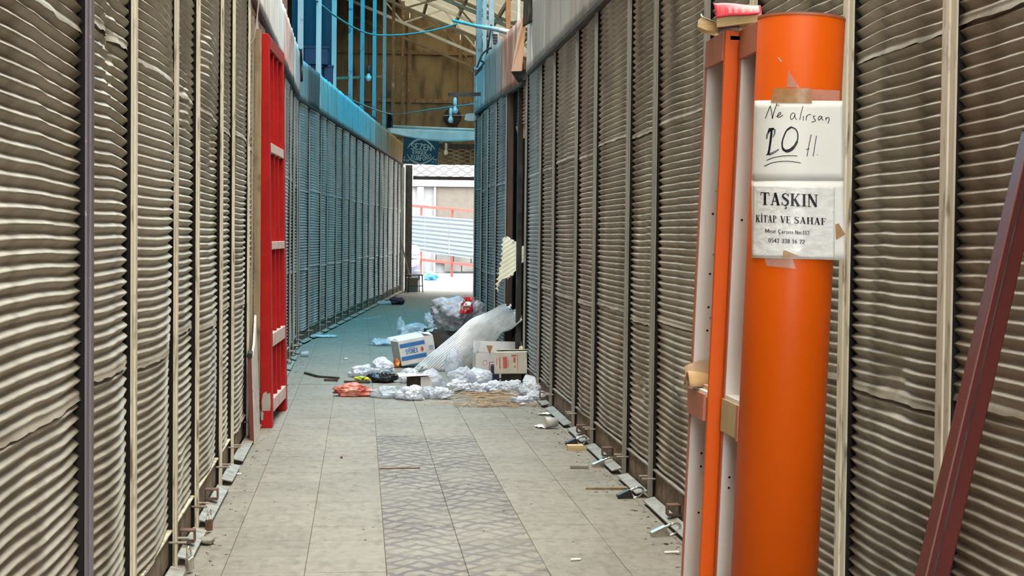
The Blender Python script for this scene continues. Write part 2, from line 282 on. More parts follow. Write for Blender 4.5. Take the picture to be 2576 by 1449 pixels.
# ------------------------------------------------------------------ mesh helpers
ROOTM = {}
class MB:
    def __init__(s): s.v = []; s.f = []
    def add(s, vs, fs):
        n = len(s.v); s.v += [Vector(v) for v in vs]; s.f += [tuple(i + n for i in f) for f in fs]; return s
    def hexa(s, p):   # 8 points: bottom 0-3 ccw, top 4-7
        return s.add(p, [(0, 3, 2, 1), (4, 5, 6, 7), (0, 1, 5, 4), (1, 2, 6, 5), (2, 3, 7, 6), (3, 0, 4, 7)])
    def box(s, a, b):
        x0, y0, z0 = a; x1, y1, z1 = b
        return s.hexa([(x0, y0, z0), (x1, y0, z0), (x1, y1, z0), (x0, y1, z0), (x0, y0, z1), (x1, y0, z1), (x1, y1, z1), (x0, y1, z1)])
    def obox(s, c, e1, e2, e3):  # centre + half-axis vectors
        c = Vector(c); e1 = Vector(e1); e2 = Vector(e2); e3 = Vector(e3)
        return s.hexa([c - e1 - e2 - e3, c + e1 - e2 - e3, c + e1 + e2 - e3, c - e1 + e2 - e3, c - e1 - e2 + e3, c + e1 - e2 + e3, c + e1 + e2 + e3, c - e1 + e2 + e3])
    def bar(s, a, b, w, h=None, up=(0, 0, 1)):
        a = Vector(a); b = Vector(b); h = h or w; d = (b - a).normalized(); up = Vector(up)
        if abs(d.dot(up)) > 0.95: up = Vector((1, 0, 0))
        e = d.cross(up).normalized(); f = e.cross(d)
        return s.obox((a + b) / 2, (b - a) / 2, e * (w / 2), f * (h / 2))
    def tube(s, pts, r, n=8, cap=True):
        pts = [Vector(p) for p in pts]; rs = r if isinstance(r, (list, tuple)) else [r] * len(pts)
        base = len(s.v); ref = None
        for i, p in enumerate(pts):
            d = (pts[min(i + 1, len(pts) - 1)] - pts[max(i - 1, 0)]).normalized()
            if ref is None:
                ref = d.cross(Vector((0, 0, 1)) if abs(d.z) < 0.9 else Vector((1, 0, 0))).normalized()
            e = (ref - d * ref.dot(d)).normalized(); ref = e; f = d.cross(e)
            for k in range(n):
                a = 2 * pi * k / n; s.v.append(p + (e * cos(a) + f * sin(a)) * rs[i])
        for i in range(len(pts) - 1):
            for k in range(n):
                a = base + i * n + k; b = base + i * n + (k + 1) % n; s.f.append((a, b, b + n, a + n))
        if cap:
            s.f.append(tuple(base + k for k in range(n))[::-1]); e = base + (len(pts) - 1) * n; s.f.append(tuple(e + k for k in range(n)))
        return s
    def grid(s, fn, nu, nv, keep=None):
        base = len(s.v)
        for j in range(nv + 1):
            for i in range(nu + 1): s.v.append(Vector(fn(i / nu, j / nv)))
        for j in range(nv):
            for i in range(nu):
                if keep and not keep((i + .5) / nu, (j + .5) / nv): continue
                a = base + j * (nu + 1) + i; s.f.append((a, a + 1, a + nu + 2, a + nu + 1))
        return s
    def poly(s, pts, ext):
        n = len(pts); ext = Vector(ext); pts = [Vector(p) for p in pts]
        return s.add(pts + [p + ext for p in pts], [tuple(range(n))[::-1], tuple(range(n, 2 * n))] + [(i, (i + 1) % n, n + (i + 1) % n, n + i) for i in range(n)])
    def lathe(s, o, axis, prof, n=20):
        o = Vector(o); ax = Vector(axis).normalized(); e = ax.cross(Vector((0, 1, 0)) if abs(ax.y) < .9 else Vector((1, 0, 0))).normalized(); f = ax.cross(e)
        base = len(s.v)
        for r, h in prof:
            for k in range(n):
                a = 2 * pi * k / n; s.v.append(o + ax * h + (e * cos(a) + f * sin(a)) * r)
        for i in range(len(prof) - 1):
            for k in range(n):
                a = base + i * n + k; b = base + i * n + (k + 1) % n; s.f.append((a, b, b + n, a + n))
        s.f.append(tuple(base + k for k in range(n))[::-1]); q = base + (len(prof) - 1) * n; s.f.append(tuple(q + k for k in range(n)))
        return s
    def build(s, name, m, root=None, parent=None, smooth=False, local=False, bevel=0, thick=0, label=None):
        me = bpy.data.meshes.new(name)
        vs = s.v
        if root is not None and not local:
            inv = ROOTM[root].inverted(); vs = [inv @ v for v in vs]
        me.from_pydata([tuple(v) for v in vs], [], s.f)
        if smooth: me.polygons.foreach_set('use_smooth', [True] * len(me.polygons))
        me.materials.append(m); me.update()
        o = bpy.data.objects.new(name, me); COL.objects.link(o)
        p = parent if parent is not None else root
        if p is not None: o.parent = p
        if thick:
            sm = o.modifiers.new('thickness', 'SOLIDIFY'); sm.thickness = thick; sm.offset = 0
        if bevel:
            bm_ = o.modifiers.new('edge', 'BEVEL'); bm_.width = bevel; bm_.segments = 2; bm_.limit_method = 'ANGLE'
        if label: o['label'] = label
        return o

def tag(o, label, cat, group=None):
    o['label'] = label; o['category'] = cat
    if group: o['group'] = group
    return o
def thing(name, label, cat, loc=(0, 0, 0), rot=(0, 0, 0), group=None):
    o = bpy.data.objects.new(name, None); o.empty_display_size = 0.1; COL.objects.link(o)
    o.location = loc; o.rotation_euler = rot
    from mathutils import Euler
    ROOTM[o] = Matrix.Translation(Vector(loc)) @ Euler(rot).to_matrix().to_4x4()
    return tag(o, label, cat, group)
def single(mb, name, label, cat, m, loc, group=None, rot=(0, 0, 0), **kw):
    """a thing that is one mesh, origin at its base"""
    loc = Vector(loc)
    for v in mb.v: v -= loc
    o = mb.build(name, m, **kw); o.location = loc
    return tag(o, label, cat, group)
def struct(o): o['kind'] = 'structure'; return o
def ordn(i):
    return ['first', 'second', 'third', 'fourth', 'fifth', 'sixth', 'seventh', 'eighth', 'ninth', 'tenth', 'eleventh', 'twelfth',
            'thirteenth', 'fourteenth', 'fifteenth', 'sixteenth', 'seventeenth', 'eighteenth', 'nineteenth'][i]
def nse(x, y, z=0.0): return noise.noise(Vector((x, y, z)))

XL = -0.82; XR = 1.63; HL = 3.14; HR = 3.03
FA = Vector((-0.864, 20.05)); FD = Vector((1.841, 19.25)).normalized()      # far left wall line
def farpt(Y):
    return FA + FD * ((Y - FA.y) / FD.y)

# ================================================================== THE SETTING
# floor: base slab + single tiles near, jointed paving beyond
fb = struct(MB().box((-6, -8, -0.12), (9, 15.05, -0.006)).build('floor', m_grout))
pv = struct(MB().box((-6, 15.05, -0.12), (12, 41.6, 0)).build('floor_far', m_pave))
tmesh = []
for mm in (m_tile, m_tileS):
    w = 0.1742; mb = MB()
    mb.add([(-w, -w, -.006), (w, -w, -.006), (w, w, -.006), (-w, w, -.006), (-w, -w, -.002), (w, -w, -.002), (w, w, -.002), (-w, w, -.002),
            (-w + .002, -w + .002, 0), (w - .002, -w + .002, 0), (w - .002, w - .002, 0), (-w + .002, w - .002, 0)],
           [(0, 1, 5, 4), (1, 2, 6, 5), (2, 3, 7, 6), (3, 0, 4, 7), (4, 5, 9, 8), (5, 6, 10, 9), (6, 7, 11, 10), (7, 4, 8, 11), (8, 9, 10, 11)])
    o = mb.build('tile', mm); tmesh.append(o.data); bpy.data.objects.remove(o)
for j in range(28):
    for i in range(8):
        striped = i in (3, 4) and j < 17
        o = bpy.data.objects.new('tile', tmesh[1 if striped else 0]); COL.objects.link(o); o.parent = fb
        o.location = (-0.93 + 0.35 * (i + .5), 5.25 + 0.35 * (j + .5), random.uniform(-.0012, .0008))
        o.rotation_euler = (random.uniform(-.002, .002), random.uniform(-.002, .002), 0)

# dark partition walls behind the shutters and the flat stall roofs above them
struct(MB().box((-1.10, -8, 0), (-1.0, 19.6, 3.3)).build('wall_left', m_wall))
a = farpt(19.4); b = farpt(40.0); nl = Vector((-FD.y, FD.x))
mb = MB(); o1 = nl * 0.16; o2 = nl * 0.26
mb.hexa([(a.x + o1.x, a.y + o1.y, 0), (b.x + o1.x, b.y + o1.y, 0), (b.x + o2.x, b.y + o2.y, 0), (a.x + o2.x, a.y + o2.y, 0),
         (a.x + o1.x, a.y + o1.y, 3.3), (b.x + o1.x, b.y + o1.y, 3.3), (b.x + o2.x, b.y + o2.y, 3.3), (a.x + o2.x, a.y + o2.y, 3.3)])
struct(mb.build('wall_left_far', m_wall))
struct(MB().box((1.80, -8, 0), (1.90, 15.0, 3.2)).build('wall_right', m_wall))
struct(MB().box((1.80, 17.0, 0), (1.90, 21.7, 3.2)).build('wall_right_far', m_wall))
struct(MB().box((1.62, 21.6, 0), (5.0, 21.7, 3.2)).build('wall_right_end', m_wall))
struct(MB().box((-9, -8, 3.32), (-0.90, 19.5, 3.36)).build('ceiling_stalls_left', m_wall))
mb = MB(); a2 = farpt(19.5); b2 = farpt(41.4)
mb.poly([(a2.x - .05, 19.5, 3.32), (b2.x - .05, 41.4, 3.32), (-9, 41.4, 3.32), (-9, 19.5, 3.32)], (0, 0, .04))
struct(mb.build('ceiling_stalls_left_far', m_wall))
struct(MB().box((1.75, -8, 3.24), (9, 15.0, 3.28)).build('ceiling_stalls_right', m_wall))
struct(MB().box((1.75, 17.0, 3.24), (9, 21.7, 3.28)).build('ceiling_stalls_right_far', m_wall))
struct(MB().box((3.3, 15.0, 3.24), (9, 17.0, 3.28)).build('ceiling_stalls_right_back', m_wall))
# the burnt stall room
struct(MB().box((3.3, 14.9, 0), (3.4, 17.1, 3.24)).build('wall_burnt_back', m_char))
struct(MB().box((1.9, 14.9, 0), (3.4, 15.0, 3.24)).build('wall_burnt_near', m_char))
struct(MB().box((1.9, 17.0, 0), (3.4, 17.1, 3.24)).build('wall_burnt_side', m_char))
# outer hall walls
struct(MB().box((-9.2, -8, 0), (-9, 41.6, 12)).build('wall_hall_left', m_roof))
struct(MB().box((9, -8, 0), (9.2, 41.6, 12)).build('wall_hall_right', m_roof))
wb = struct(MB().box((-9.2, -4.2, 5.0), (9.2, -4, 12)).build('wall_hall_behind', m_roof))
for x0, x1 in ((-9.2, -1.1), (1.9, 9.2)):
    o = MB().box((x0, -4.2, 0), (x1, -4, 5.0)).build('wall_pier', m_roof); o.parent = wb
struct(MB().box((-40, -60, -.14), (40, -4.0, -.13)).build('ground_behind', m_outg))
struct(MB().box((5.4, 21.7, 0), (5.5, 41.5, 3.6)).build('wall_side_stalls', m_fasT))

# ------------------------------------------------------------------ roof
def rz(X): return 7.98 - 0.4 * X if X > -4 else 9.58 + 0.4 * (X + 4)
def strip(Y):
    if 12.4 < Y < 17.0: return -1.5, 2.6
    if Y < 19.5: return -1.5, 2.4
    t = (Y - 19.5) / 22.0
    return -1.3 + t * 2.4, 2.3 + t * 2.4
ms_warm = sheet_mat('clear_roof_sheet_cream', (0.86, 0.79, 0.67), 0.12)
ms_cyan = sheet_mat('clear_roof_sheet_blue', (0.0, 0.30, 0.46), 0.10)
ms_amb = sheet_mat('clear_roof_sheet_amber', (0.15, 0.13, 0.085), 0.2)
roof = struct(MB().box((-4.05, -8, 9.52), (-3.95, 41.5, 9.60)).build('ceiling', m_roof))   # ridge beam carries the sheets
def rquad(mb, x0, x1, y0, y1, t=0.01):
    mb.hexa([(x0, y0, rz(x0)), (x1, y0, rz(x1)), (x1, y1, rz(x1)), (x0, y1, rz(x0)), (x0, y0, rz(x0) + t), (x1, y0, rz(x1) + t), (x1, y1, rz(x1) + t), (x0, y1, rz(x0) + t)])
y = -4.0
while y < 41.4:
    y1 = min(y + 1.1, 41.5); xa, xb = strip((y + y1) / 2)
    mb = MB(); rquad(mb, -9.1, -4, y, y1, .03); o = mb.build('roof_sheet', m_roof); o.parent = roof
    mb = MB(); rquad(mb, -4, xa, y, y1, .03)
    o = mb.build('roof_sheet', m_roof); o.parent = roof
    mb = MB(); rquad(mb, xb, 9.1, y, y1, .03); o = mb.build('roof_sheet', m_roof); o.parent = roof
    ym = (y + y1) / 2
    if not (12.4 < ym < 16.8):
        mm = ms_warm if ym < 12 else (ms_cyan if ym < 31.6 else ms_amb)
        me = MB()
        v = [(xa, y, rz(xa)), (xb, y, rz(xb)), (xb, y1 - .01, rz(xb)), (xa, y1 - .01, rz(xa))]
        me.add(v, [(0, 1, 2, 3)]); o = me.build('clear_roof_sheet', mm); o.parent = roof
    y = y1
# purlins
for k, X in enumerate([-3, -2, -1, 0, 0.8, 1.6, 2.4, 3.2, 4.0, 5.0, 6.0]):
    o = MB().box((X - .03, -8, rz(X) - .12), (X + .03, 41.5, rz(X) - .02)).build('purlin', m_truss); o.parent = roof
# trusses
for Y, mm, dep in ((41.2, m_truss, .75), (38.6, m_trussLit, .75), (36.4, m_truss, .7), (33.0, m_truss, .7), (28.5, m_truss, .7), (23.5, m_truss, .7), (17.0, m_truss, .7), (11, m_truss, .7), (5, m_truss, .7)):
    t = thing('roof_truss', 'x', 'truss', (0, Y, rz(0) - .2), group='lattice trusses under the roof')
    _tn = [33.0, 28.5, 23.5, 17.0, 11, 5]
    t['label'] = {41.2: 'brown lattice truss standing against the rusty gable wall', 38.6: 'lattice truss painted sunlit pale in front of the gable wall',
                  36.4: 'dark lattice truss nearest before the truss painted sunlit pale'}.get(Y, 'brown lattice truss above the alley, %s before the truss painted sunlit pale' % (ordn(_tn.index(Y) + 1) if Y in _tn else ''))
    xs = [-4 + 1.0 * i for i in range(12)]
    MB().bar((-4, Y, rz(-4) - .14), (7, Y, rz(7) - .14), .06, .07).build('top_chord', mm, t)
    MB().bar((-4, Y, rz(-4) - .14 - dep), (7, Y, rz(7) - .14 - dep), .06, .07).build('bottom_chord', mm, t)
    for i in range(11):
        p = Vector((xs[i], Y, rz(xs[i]) - .14 - (dep if i % 2 else 0))); q = Vector((xs[i + 1], Y, rz(xs[i + 1]) - .14 - (0 if i % 2 else dep)))
        MB().bar(p, q, .04).build('web_bar', mm, t)

# ------------------------------------------------------------------ gable wall with gate opening
GY = 41.5
gx0 = at(1037, 600, GY).x; gx1 = 4.3; gz = at(1100, 414, GY).z
gab = struct(MB().box((-9, GY, 0), (gx0 - .25, GY + .12, gz)).build('wall_back', m_gable))
mb = MB().box((gx1, GY, 0), (9, GY + .12, gz)); o = mb.build('wall_pier', m_gable); o.parent = gab
# single sheets of the gable
def gtop(X): return rz(X) + .02
xs = [-9, -6.5, -4, -2.2, -.8, .35, 1.25, 2.6, 3.0, 4.4, 5.5, 7, 9]
zr = [gz, at(1100, 255, GY).z, at(1100, 134, GY).z]
for i in range(len(xs) - 1):
    for k in range(3):
        x0, x1 = xs[i] + .006, xs[i + 1] - .006
        z0 = zr[k]; off = random.uniform(0, .025)
        if k < 2:
            zz = [zr[k + 1] - .012] * 2
        else:
            zz = [gtop(x0), gtop(x1)]
        mb = MB()
        mb.hexa([(x0, GY - off, z0), (x1, GY - off, z0), (x1, GY + .03, z0), (x0, GY + .03, z0), (x0, GY - off, zz[0]), (x1, GY - off, zz[1]), (x1, GY + .03, zz[1]), (x0, GY + .03, zz[0])])
        o = mb.build('panel', m_gable); o.parent = gab
for k, X in enumerate(xs[1:-1]):
    o = MB().box((X - .05, GY - .09, gz), (X + .05, GY - .03, gtop(X) - .3)).build('post', m_rustP if k % 2 else m_gable); o.parent = gab
for z in zr[1:]:
    o = MB().box((-9, GY - .07, z - .05), (9, GY - .028, z + .05)).build('rail', m_rustP); o.parent = gab

# ================================================================== SHUTTERS
PITCH = 0.037
def corrugated(A, B, nrm, z0, z1, cols, rpw, amp, seed, bulge, off=0.0, rag0=0.0, rag1=0.0, pitch=PITCH, dents=(), lip=False, skew=.53):
    """corrugated sheet between plan points A and B; ridges run along A-B"""
    nz_ = max(4, int((z1 - z0) / pitch * rpw)); L = (B - A).length
    def fn(u, v):
        z = z0 + (z1 - z0) * v
        if v == 0: z += rag0 * (nse(u * 14, seed * 3.1) * .7 + nse(u * 40, seed * 1.7) * .4)
        if v == 1: z += rag1 * (nse(u * 14, seed * 2.3) * .7 + nse(u * 40, seed * 4.7) * .4)
        e = sin(pi * u) ** 0.7 if 0 < u < 1 else 0
        D = e * (bulge * (0.6 + 0.7 * nse(seed * 7.7, z * 0.9)) + 0.016 * nse(u * 2.1 * L + seed, z * 1.6, seed) + 0.006 * nse(u * 7 * L, z * 5, seed + 5))
        dz = 0.010 * e * nse(u * 1.7 + seed * 2, z * .8, 3.3) + .003 * nse(u * 6 * L + seed, z * 4, 8.1)
        fl_ = 1.0
        for (du, dzc, rad, dep) in dents:
            q = ((u - du) * L) ** 2 + (z - dzc) ** 2
            k = math.exp(-q / (rad * rad)); D += dep * k * (1 + .8 * nse(u * 30, z * 30, seed)); fl_ *= 1 - .6 * k
        tt = ((z + dz) / pitch) % 1.0
        w = amp * fl_ * ((-1 + 2 * tt / skew) if tt < skew else (1 - 2 * (tt - skew) / (1 - skew)))
        if lip:
            q = min(1, max(0, (z - z0) / 0.036)); w = w * q * q + (1 - q) * (.009 + .006 * nse(u * 7 + seed, 4.4))
        p = A + (B - A) * u + nrm * (off + w + D)
        return (p.x, p.y, z)
    mb = MB(); mb.grid(fn, cols, nz_); return mb

def rail_profile(P, along, nrm, z0, z1, w=0.085, lip=0.012, gap=0.030, ):
    """H-shaped guide: front flange, web, back flange"""
    a = MB(); e = Vector((along.x, along.y, 0)); n = Vector((nrm.x, nrm.y, 0)); P = Vector((P.x, P.y, 0))
    zc = Vector((0, 0, (z0 + z1) / 2)); hz = Vector((0, 0, (z1 - z0) / 2))
    a.obox(P + zc + n * (gap + .003), e * (w / 2), n * .003, hz)
    a.obox(P + zc + n * (gap + .009) + e * (w * .22), e * (w * .28), n * .003, hz)
    s = MB(); s.obox(P + zc + n * (gap / 2 - .03), e * .012, n * (gap / 2 + .029), hz)
    s.obox(P + zc - n * .045, e * (w / 2), n * .004, hz)
    return a, s

def shutter(A, B, nrm, htop, label, group, seed, near, mats, bulge=0.02, dents=(), first_rail=True, last_rail=False, railm=None, bars=True, lock=True, skew=.53):
    A = Vector(A); B = Vector(B); along = (B - A).normalized(); L = (B - A).length
    mid = (A + B) / 2
    t = thing('roller_shutter', label, 'shutter', (mid.x, mid.y, 0), group=group)
    cols, rpw = ((22, 10) if near == 2 else (14, 8) if near == 1 else (7, 6))
    seams = [.17, 1.02 + random.uniform(-.03, .03), 2.075 + random.uniform(-.03, .03), htop - .03]
    for k in range(3):
        a = A + along * .014; b = B - along * .014
        mb = corrugated(a, b, nrm, seams[k] - (.035 if k else 0), seams[k + 1], cols, rpw, .0110, seed + 0.0, bulge, off=.004 * k, rag0=.013 if k else 0, dents=dents, lip=bool(k), skew=skew)
        mb.build('corrugated_sheet', mats[0], t, smooth=True)
    e3 = Vector((along.x, along.y, 0)); n3 = Vector((nrm.x, nrm.y, 0)); m3 = Vector((mid.x, mid.y, 0))
    for P, do in ((A, first_rail), (B, last_rail)):
        if do:
            f, s = rail_profile(P, along, nrm, 0.0, htop - .03, *((.085, .012, .030) if near else (.05, .012, .022)))
            g = f.build('guide_rail', railm or mats[1], t)
            s.build('rail_slot', m_slot, t, parent=g)
    if bars:
        MB().obox(m3 + n3 * .004 + Vector((0, 0, .105)), e3 * (L / 2 - .03), n3 * .009, Vector((0, 0, .075))).build('bottom_bar', m_bar, t)
        MB().obox(m3 + n3 * .014 + Vector((0, 0, .178)), e3 * (L / 2 - .03), n3 * .014, Vector((0, 0, .004))).build('bar_lip', mats[1], t)
        tl = n3 * .032 + Vector((0, 0, -.008))
        MB().obox(m3 + n3 * .062 + Vector((0, 0, .030)), e3 * (L / 2 - .10), tl, Vector((0, 0, .003))).build('sill_plate', m_sill, t)
        for s_ in (-1, 1):
            p = m3 + e3 * (s_ * (L / 2 - .05)) + n3 * .015 + Vector((0, 0, .13))
            MB().tube([p, p + n3 * .075], .006, 6).build('lock_pin', m_sill, t)
        if lock and int(seed * 10) % 5 < 3:
            p = m3 + e3 * random.uniform(-.1, .1) + Vector((0, 0, .075))
            mb = MB()
            for s_ in (-1, 1): mb.obox(p + n3 * (.012 if s_ > 0 else .078) , e3 * .032, n3 * .003, Vector((0, 0, .026)))
            mb.obox(p + n3 * .045 + Vector((0, 0, .026)), e3 * .032, n3 * .034, Vector((0, 0, .003)))
            mb.obox(p + n3 * .045 - Vector((0, 0, .026)), e3 * .032, n3 * .034, Vector((0, 0, .003)))
            mb.build('lock_bracket', m_rust, t)
    return t

nL = Vector((1, 0)); nR = Vector((-1, 0))
# near left run (camera side of the red frame and just past it)
YL = [3.30, 4.60, 5.49, 6.72, 7.60, 8.88, 9.69, 10.99, 11.93, 13.2, 14.1, 15.4, 16.3, 17.6, 18.5, 19.55]
dl = {0: (), 1: ((.5, 2.05, .16, -.035),), 2: (), 3: ((.45, 2.0, .12, .03),), 4: ((.75, 1.9, .10, -.05), (.3, 2.35, .14, .03)), 5: ((.4, .5, .08, -.03),)}
bl = [.015, .045, .055, .03, .045, .03, .045, .02] + [.02] * 8
for i in range(15):
    nb = 7 - i
    if i <= 7:
        lab = 'beige corrugated roller shutter, %s bay before the red frame along its wall' % ordn(nb)
        if i == 0: lab = 'beige corrugated roller shutter beside the dark purplish guide rail, far before the red frame'
        if i == 4: lab = 'beige roller shutter with a torn dent high up, %s bay before the red frame' % ordn(nb)
    else:
        lab = 'grey corrugated roller shutter, %s bay past the start of the red frame' % ordn(i - 8)
    near = 2 if i < 4 else 1 if i < 8 else 0
    shutter((XL, YL[i]), (XL, YL[i + 1]), nL, HL, lab, 'shutters along the red frame wall', 1.3 + i * 2.1, near, (m_shut if i < 8 else m_shutF, m_rail if i < 9 else m_railG),
            bulge=bl[i], dents=dl.get(i, ()), railm=m_railD if i == 1 else None, last_rail=(i == 14))
# near right run
YR = [2.80, 4.11, 5.0, 6.26, 7.12, 8.38, 9.23, 10.56, 11.5, 12.87, 13.85, 15.06]
dr = {1: ((.5, 1.02, .10, -.02),), 4: ((.4, .7, .10, .025),), 5: ((.6, .6, .14, -.025),)}
for i in range(11):
    nb = 10 - i
    lab = 'grimy corrugated roller shutter, %s bay before the burnt opening, bookcase side' % ordn(nb)
    if i == 0: lab = 'grimy corrugated roller shutter behind the leaning maroon steel tube'
    if i == 1: lab = 'grimy corrugated roller shutter with ragged seam between maroon tube and orange column'
    near = 2 if i < 3 else 1
    shutter((XR, YR[i]), (XR, YR[i + 1]), nR, HR + .03, lab, 'shutters along the bookcase wall', 40.3 + i * 1.7, near, (m_shutR if i < 10 else m_shutF, m_railG if i > 3 else m_rail),
            bulge=.022, dents=dr.get(i, ()), last_rail=(i == 10), skew=.60)
# right run beyond the burnt opening
YQ = [16.9, 18.2, 19.4, 20.4, 21.6]
for i in range(4):
    shutter((XR - .03, YQ[i]), (XR - .03, YQ[i + 1]), nR, HR + .06, 'dark grey roller shutter, %s bay beyond the burnt opening' % ordn(i) if i else 'torn roller shutter with peeled cream sheet right beyond the burnt opening',
            'shutters beyond the burnt opening', 70.3 + i * 1.9, 0, (m_shutF, m_railG), bulge=.02, last_rail=(i == 3), lock=False)
# far left run, bent to the right
YF = [19.75, 20.4, 21.4, 22.7, 23.5, 24.7, 25.7, 26.8, 28.0, 29.25, 30.4, 31.9, 32.9, 34.0, 35.2, 36.9, 38.2, 39.3]
nF = Vector((FD.y, -FD.x))
for i in range(len(YF) - 1):
    shutter(farpt(YF[i]), farpt(YF[i + 1]), nF, 3.19 + .05 * (YF[i] - 20) / 19, 'weathered grey roller shutter, %s bay counted from the blue barber sign' % ordn(len(YF) - 2 - i),
            'shutters leading to the barber sign', 90.1 + i * 1.37, 0, (m_shutF, m_railG), bulge=random.uniform(.015, .05), last_rail=(i == len(YF) - 2), lock=False)

# ================================================================== FASCIAS
def fascia(label, name, base_fn, nrm, y0, y1, step, ztop_fn, zbot_fn, prot, matfn, rib=True):
    p0 = base_fn(y0); t = thing(name, label, 'fascia', (p0[0], p0[1], zbot_fn(y0)))
    y = y0; k = 0
    while y < y1 - .01:
        ye = min(y + step * random.uniform(.85, 1.15), y1)
        A = Vector(base_fn(y)) + nrm * prot; B = Vector(base_fn(ye)) + nrm * prot; sd = random.uniform(0, 50)
        def fn(u, v):
            yy = y + (ye - .008 - y) * u; p = A + (B - A) * (u * (1 - .004))
            z = zbot_fn(yy) + (ztop_fn(yy) - zbot_fn(yy)) * v
            d = .010 * nse(u * 2.2 + sd, v * 1.3) + .004 * nse(u * 7 + sd, v * 3) + (.004 * sin(u * 2 * pi * 3) if rib else 0)
            if v == 1: z += .02 * nse(u * 3 + sd, 1.0)
            return (p.x + nrm.x * d, p.y + nrm.y * d, z)
        MB().grid(fn, 16, 8).build('panel', matfn((y + ye) / 2), t, smooth=True, thick=.004)
        y = ye; k += 1
    A = Vector(base_fn(y0)) + nrm * (prot - .02); B = Vector(base_fn(y1)) + nrm * (prot - .02)
    MB().bar((A.x, A.y, zbot_fn(y0) - .012), (B.x, B.y, zbot_fn(y1) - .012), .05, .03).build('bottom_angle', m_dark, t)
    # soffit closing the gap back to the shutters
    MB().bar((A.x - nrm.x * (prot / 2 + .02), A.y - nrm.y * (prot / 2 + .02), zbot_fn(y0) + .02), (B.x - nrm.x * (prot / 2 + .02), B.y - nrm.y * (prot / 2 + .02), zbot_fn(y1) + .02), prot + .06, .012).build('soffit', m_dark, t)
    return t
fascia('white sheet metal fascia turning pinkish rusty above the red frame', 'sheet_metal_fascia', lambda y: (XL, y), nL, -4, 19.2, 1.0,
       lambda y: HL + .52, lambda y: HL, .06, lambda y: m_fasL if y < 15.2 else (m_fasP if y < 17.6 or y > 18.5 else m_fasL))
fascia('cream grey sheet metal fascia above the grimy shutters on the bookcase side', 'sheet_metal_fascia', lambda y: (XR, y), nR, -4, 14.75, 1.15,
       lambda y: HR + .62, lambda y: HR - .02, .07, lambda y: m_fasL if y > 14.0 else m_fasG)
fascia('dented fascia from rust red to blue beyond the burnt opening', 'sheet_metal_fascia', lambda y: (XR - .03, y), nR, 15.2, 21.65, .8,
       lambda y: 3.66 + (y - 17) * .03, lambda y: 3.02 + (y - 17) * .03, .035, lambda y: m_fasR if y < 17.7 else (m_fasG if y < 19.6 else m_fasB), rib=True)
def fmat(y):
    if y < 20.7: return m_fasG
    if y < 22.5: return m_fasO
    if y < 25.0: return m_fasL
    if y < 32.0: return m_fasB
    if y < 35.2: return m_fasG
    return m_fasT
fascia('long painted fascia from brown through blue to tan leading to the barber sign', 'sheet_metal_fascia', lambda y: tuple(farpt(y)), nF, 19.9, 39.3, 1.2,
       lambda y: 3.19 + .52 + .05 * (y - 20) / 19, lambda y: 3.19 + .05 * (y - 20) / 19, .06, fmat)

# ================================================================== RED FRAME, BOARD, PLANKS
A = fl(684, 1077); B = fl(723, 1029)
ang = atan2(-(B.x - A.x), B.y - A.y)
RL = (B - A).length
red = thing('red_door_frame', 'tall red painted door frame with pale cross rails leaning along the shutters', 'door frame', (A.x, A.y, 0), (0, radians(-.85), ang))
RH = 2.93; RW = .082     # height, thickness (towards -X); local y runs along the wall
def rbox(nm, a, b, m, bev=.004, parent=None): return MB().box(a, b).build(nm, m, red, parent=parent, local=True, bevel=bev)
st = rbox('stile', (-RW, 0, 0), (0, .13, RH), m_red)
rbox('stile', (-RW, RL - .16, 0), (0, RL, RH), m_red)
rbox('back_panel', (-RW, .13, .20), (-RW + .015, RL - .16, RH - .1), m_redD)
for k, yy in enumerate((.13 + (RL - .29) * .36, .13 + (RL - .29) * .68)):
    rbox('mullion', (-.062, yy - .02, .2), (-.006, yy + .02, RH - .08), m_red)
for z0, z1, m in ((RH - .10, RH - .005, m_redD), (2.06, 2.13, m_railP), (1.33, 1.39, m_railP), (.60, .70, m_railP), (.11, .21, m_railP)):
    rbox('rail', (-.07, .125, z0), (.004, RL - .155, z1), m)
# chipped paint on the near foot
for pts in (((-.070, .10), (-.012, .10), (-.006, .16), (-.010, .235), (-.030, .225), (-.040, .245), (-.062, .23), (-.074, .17)), ((-.080, .03), (-.066, .03), (-.060, .085), (-.072, .10), (-.081, .08))):
    MB().poly([(x, -.0012, z + .03) for x, z in pts], (0, .001, 0)).build('paint_chip', m_chip, red, parent=st, local=True)
p0 = fl(637, 1118)
brd = thing('leaning_board', 'low dirty white board with dark red edge leaning at the red frame', 'board', (p0.x, p0.y, 0), (0, radians(-2), radians(1)))
MB().poly([(.0, 0, 0), (.0, .62, 0), (.0, .62, .86), (.0, .45, .76), (0, .30, .67), (.0, 0, .61)], (.018, 0, 0)).build('face', m_board, brd, local=True, bevel=.003)
MB().box((-.022, -.012, .02), (.006, .012, .62)).build('edge_strip', m_rust and mat('dark_red_strip', (.17, .03, .025), None, .5), brd, local=True)
MB().tube([(-.006, -.02, .61), (-.006, .10, .625)], .02, 10).build('pipe_end', m_char, brd, local=True)
p = at(646, 600, 11.42)
single(MB().box((p.x - .022, p.y - .02, 0), (p.x + .026, p.y + .03, 2.93)), 'wooden_plank', 'yellow brown wooden plank standing upright behind the red frame', 'plank', m_wood, (p.x, p.y, 0), bevel=.003)
p = at(633, 600, 11.30)
single(MB().box((p.x - .018, p.y - .02, 0), (p.x + .010, p.y + .03, 3.0)), 'wooden_plank', 'grey weathered plank standing between shutter and yellow brown plank', 'plank', m_woodG, (p.x, p.y, 0), bevel=.003)

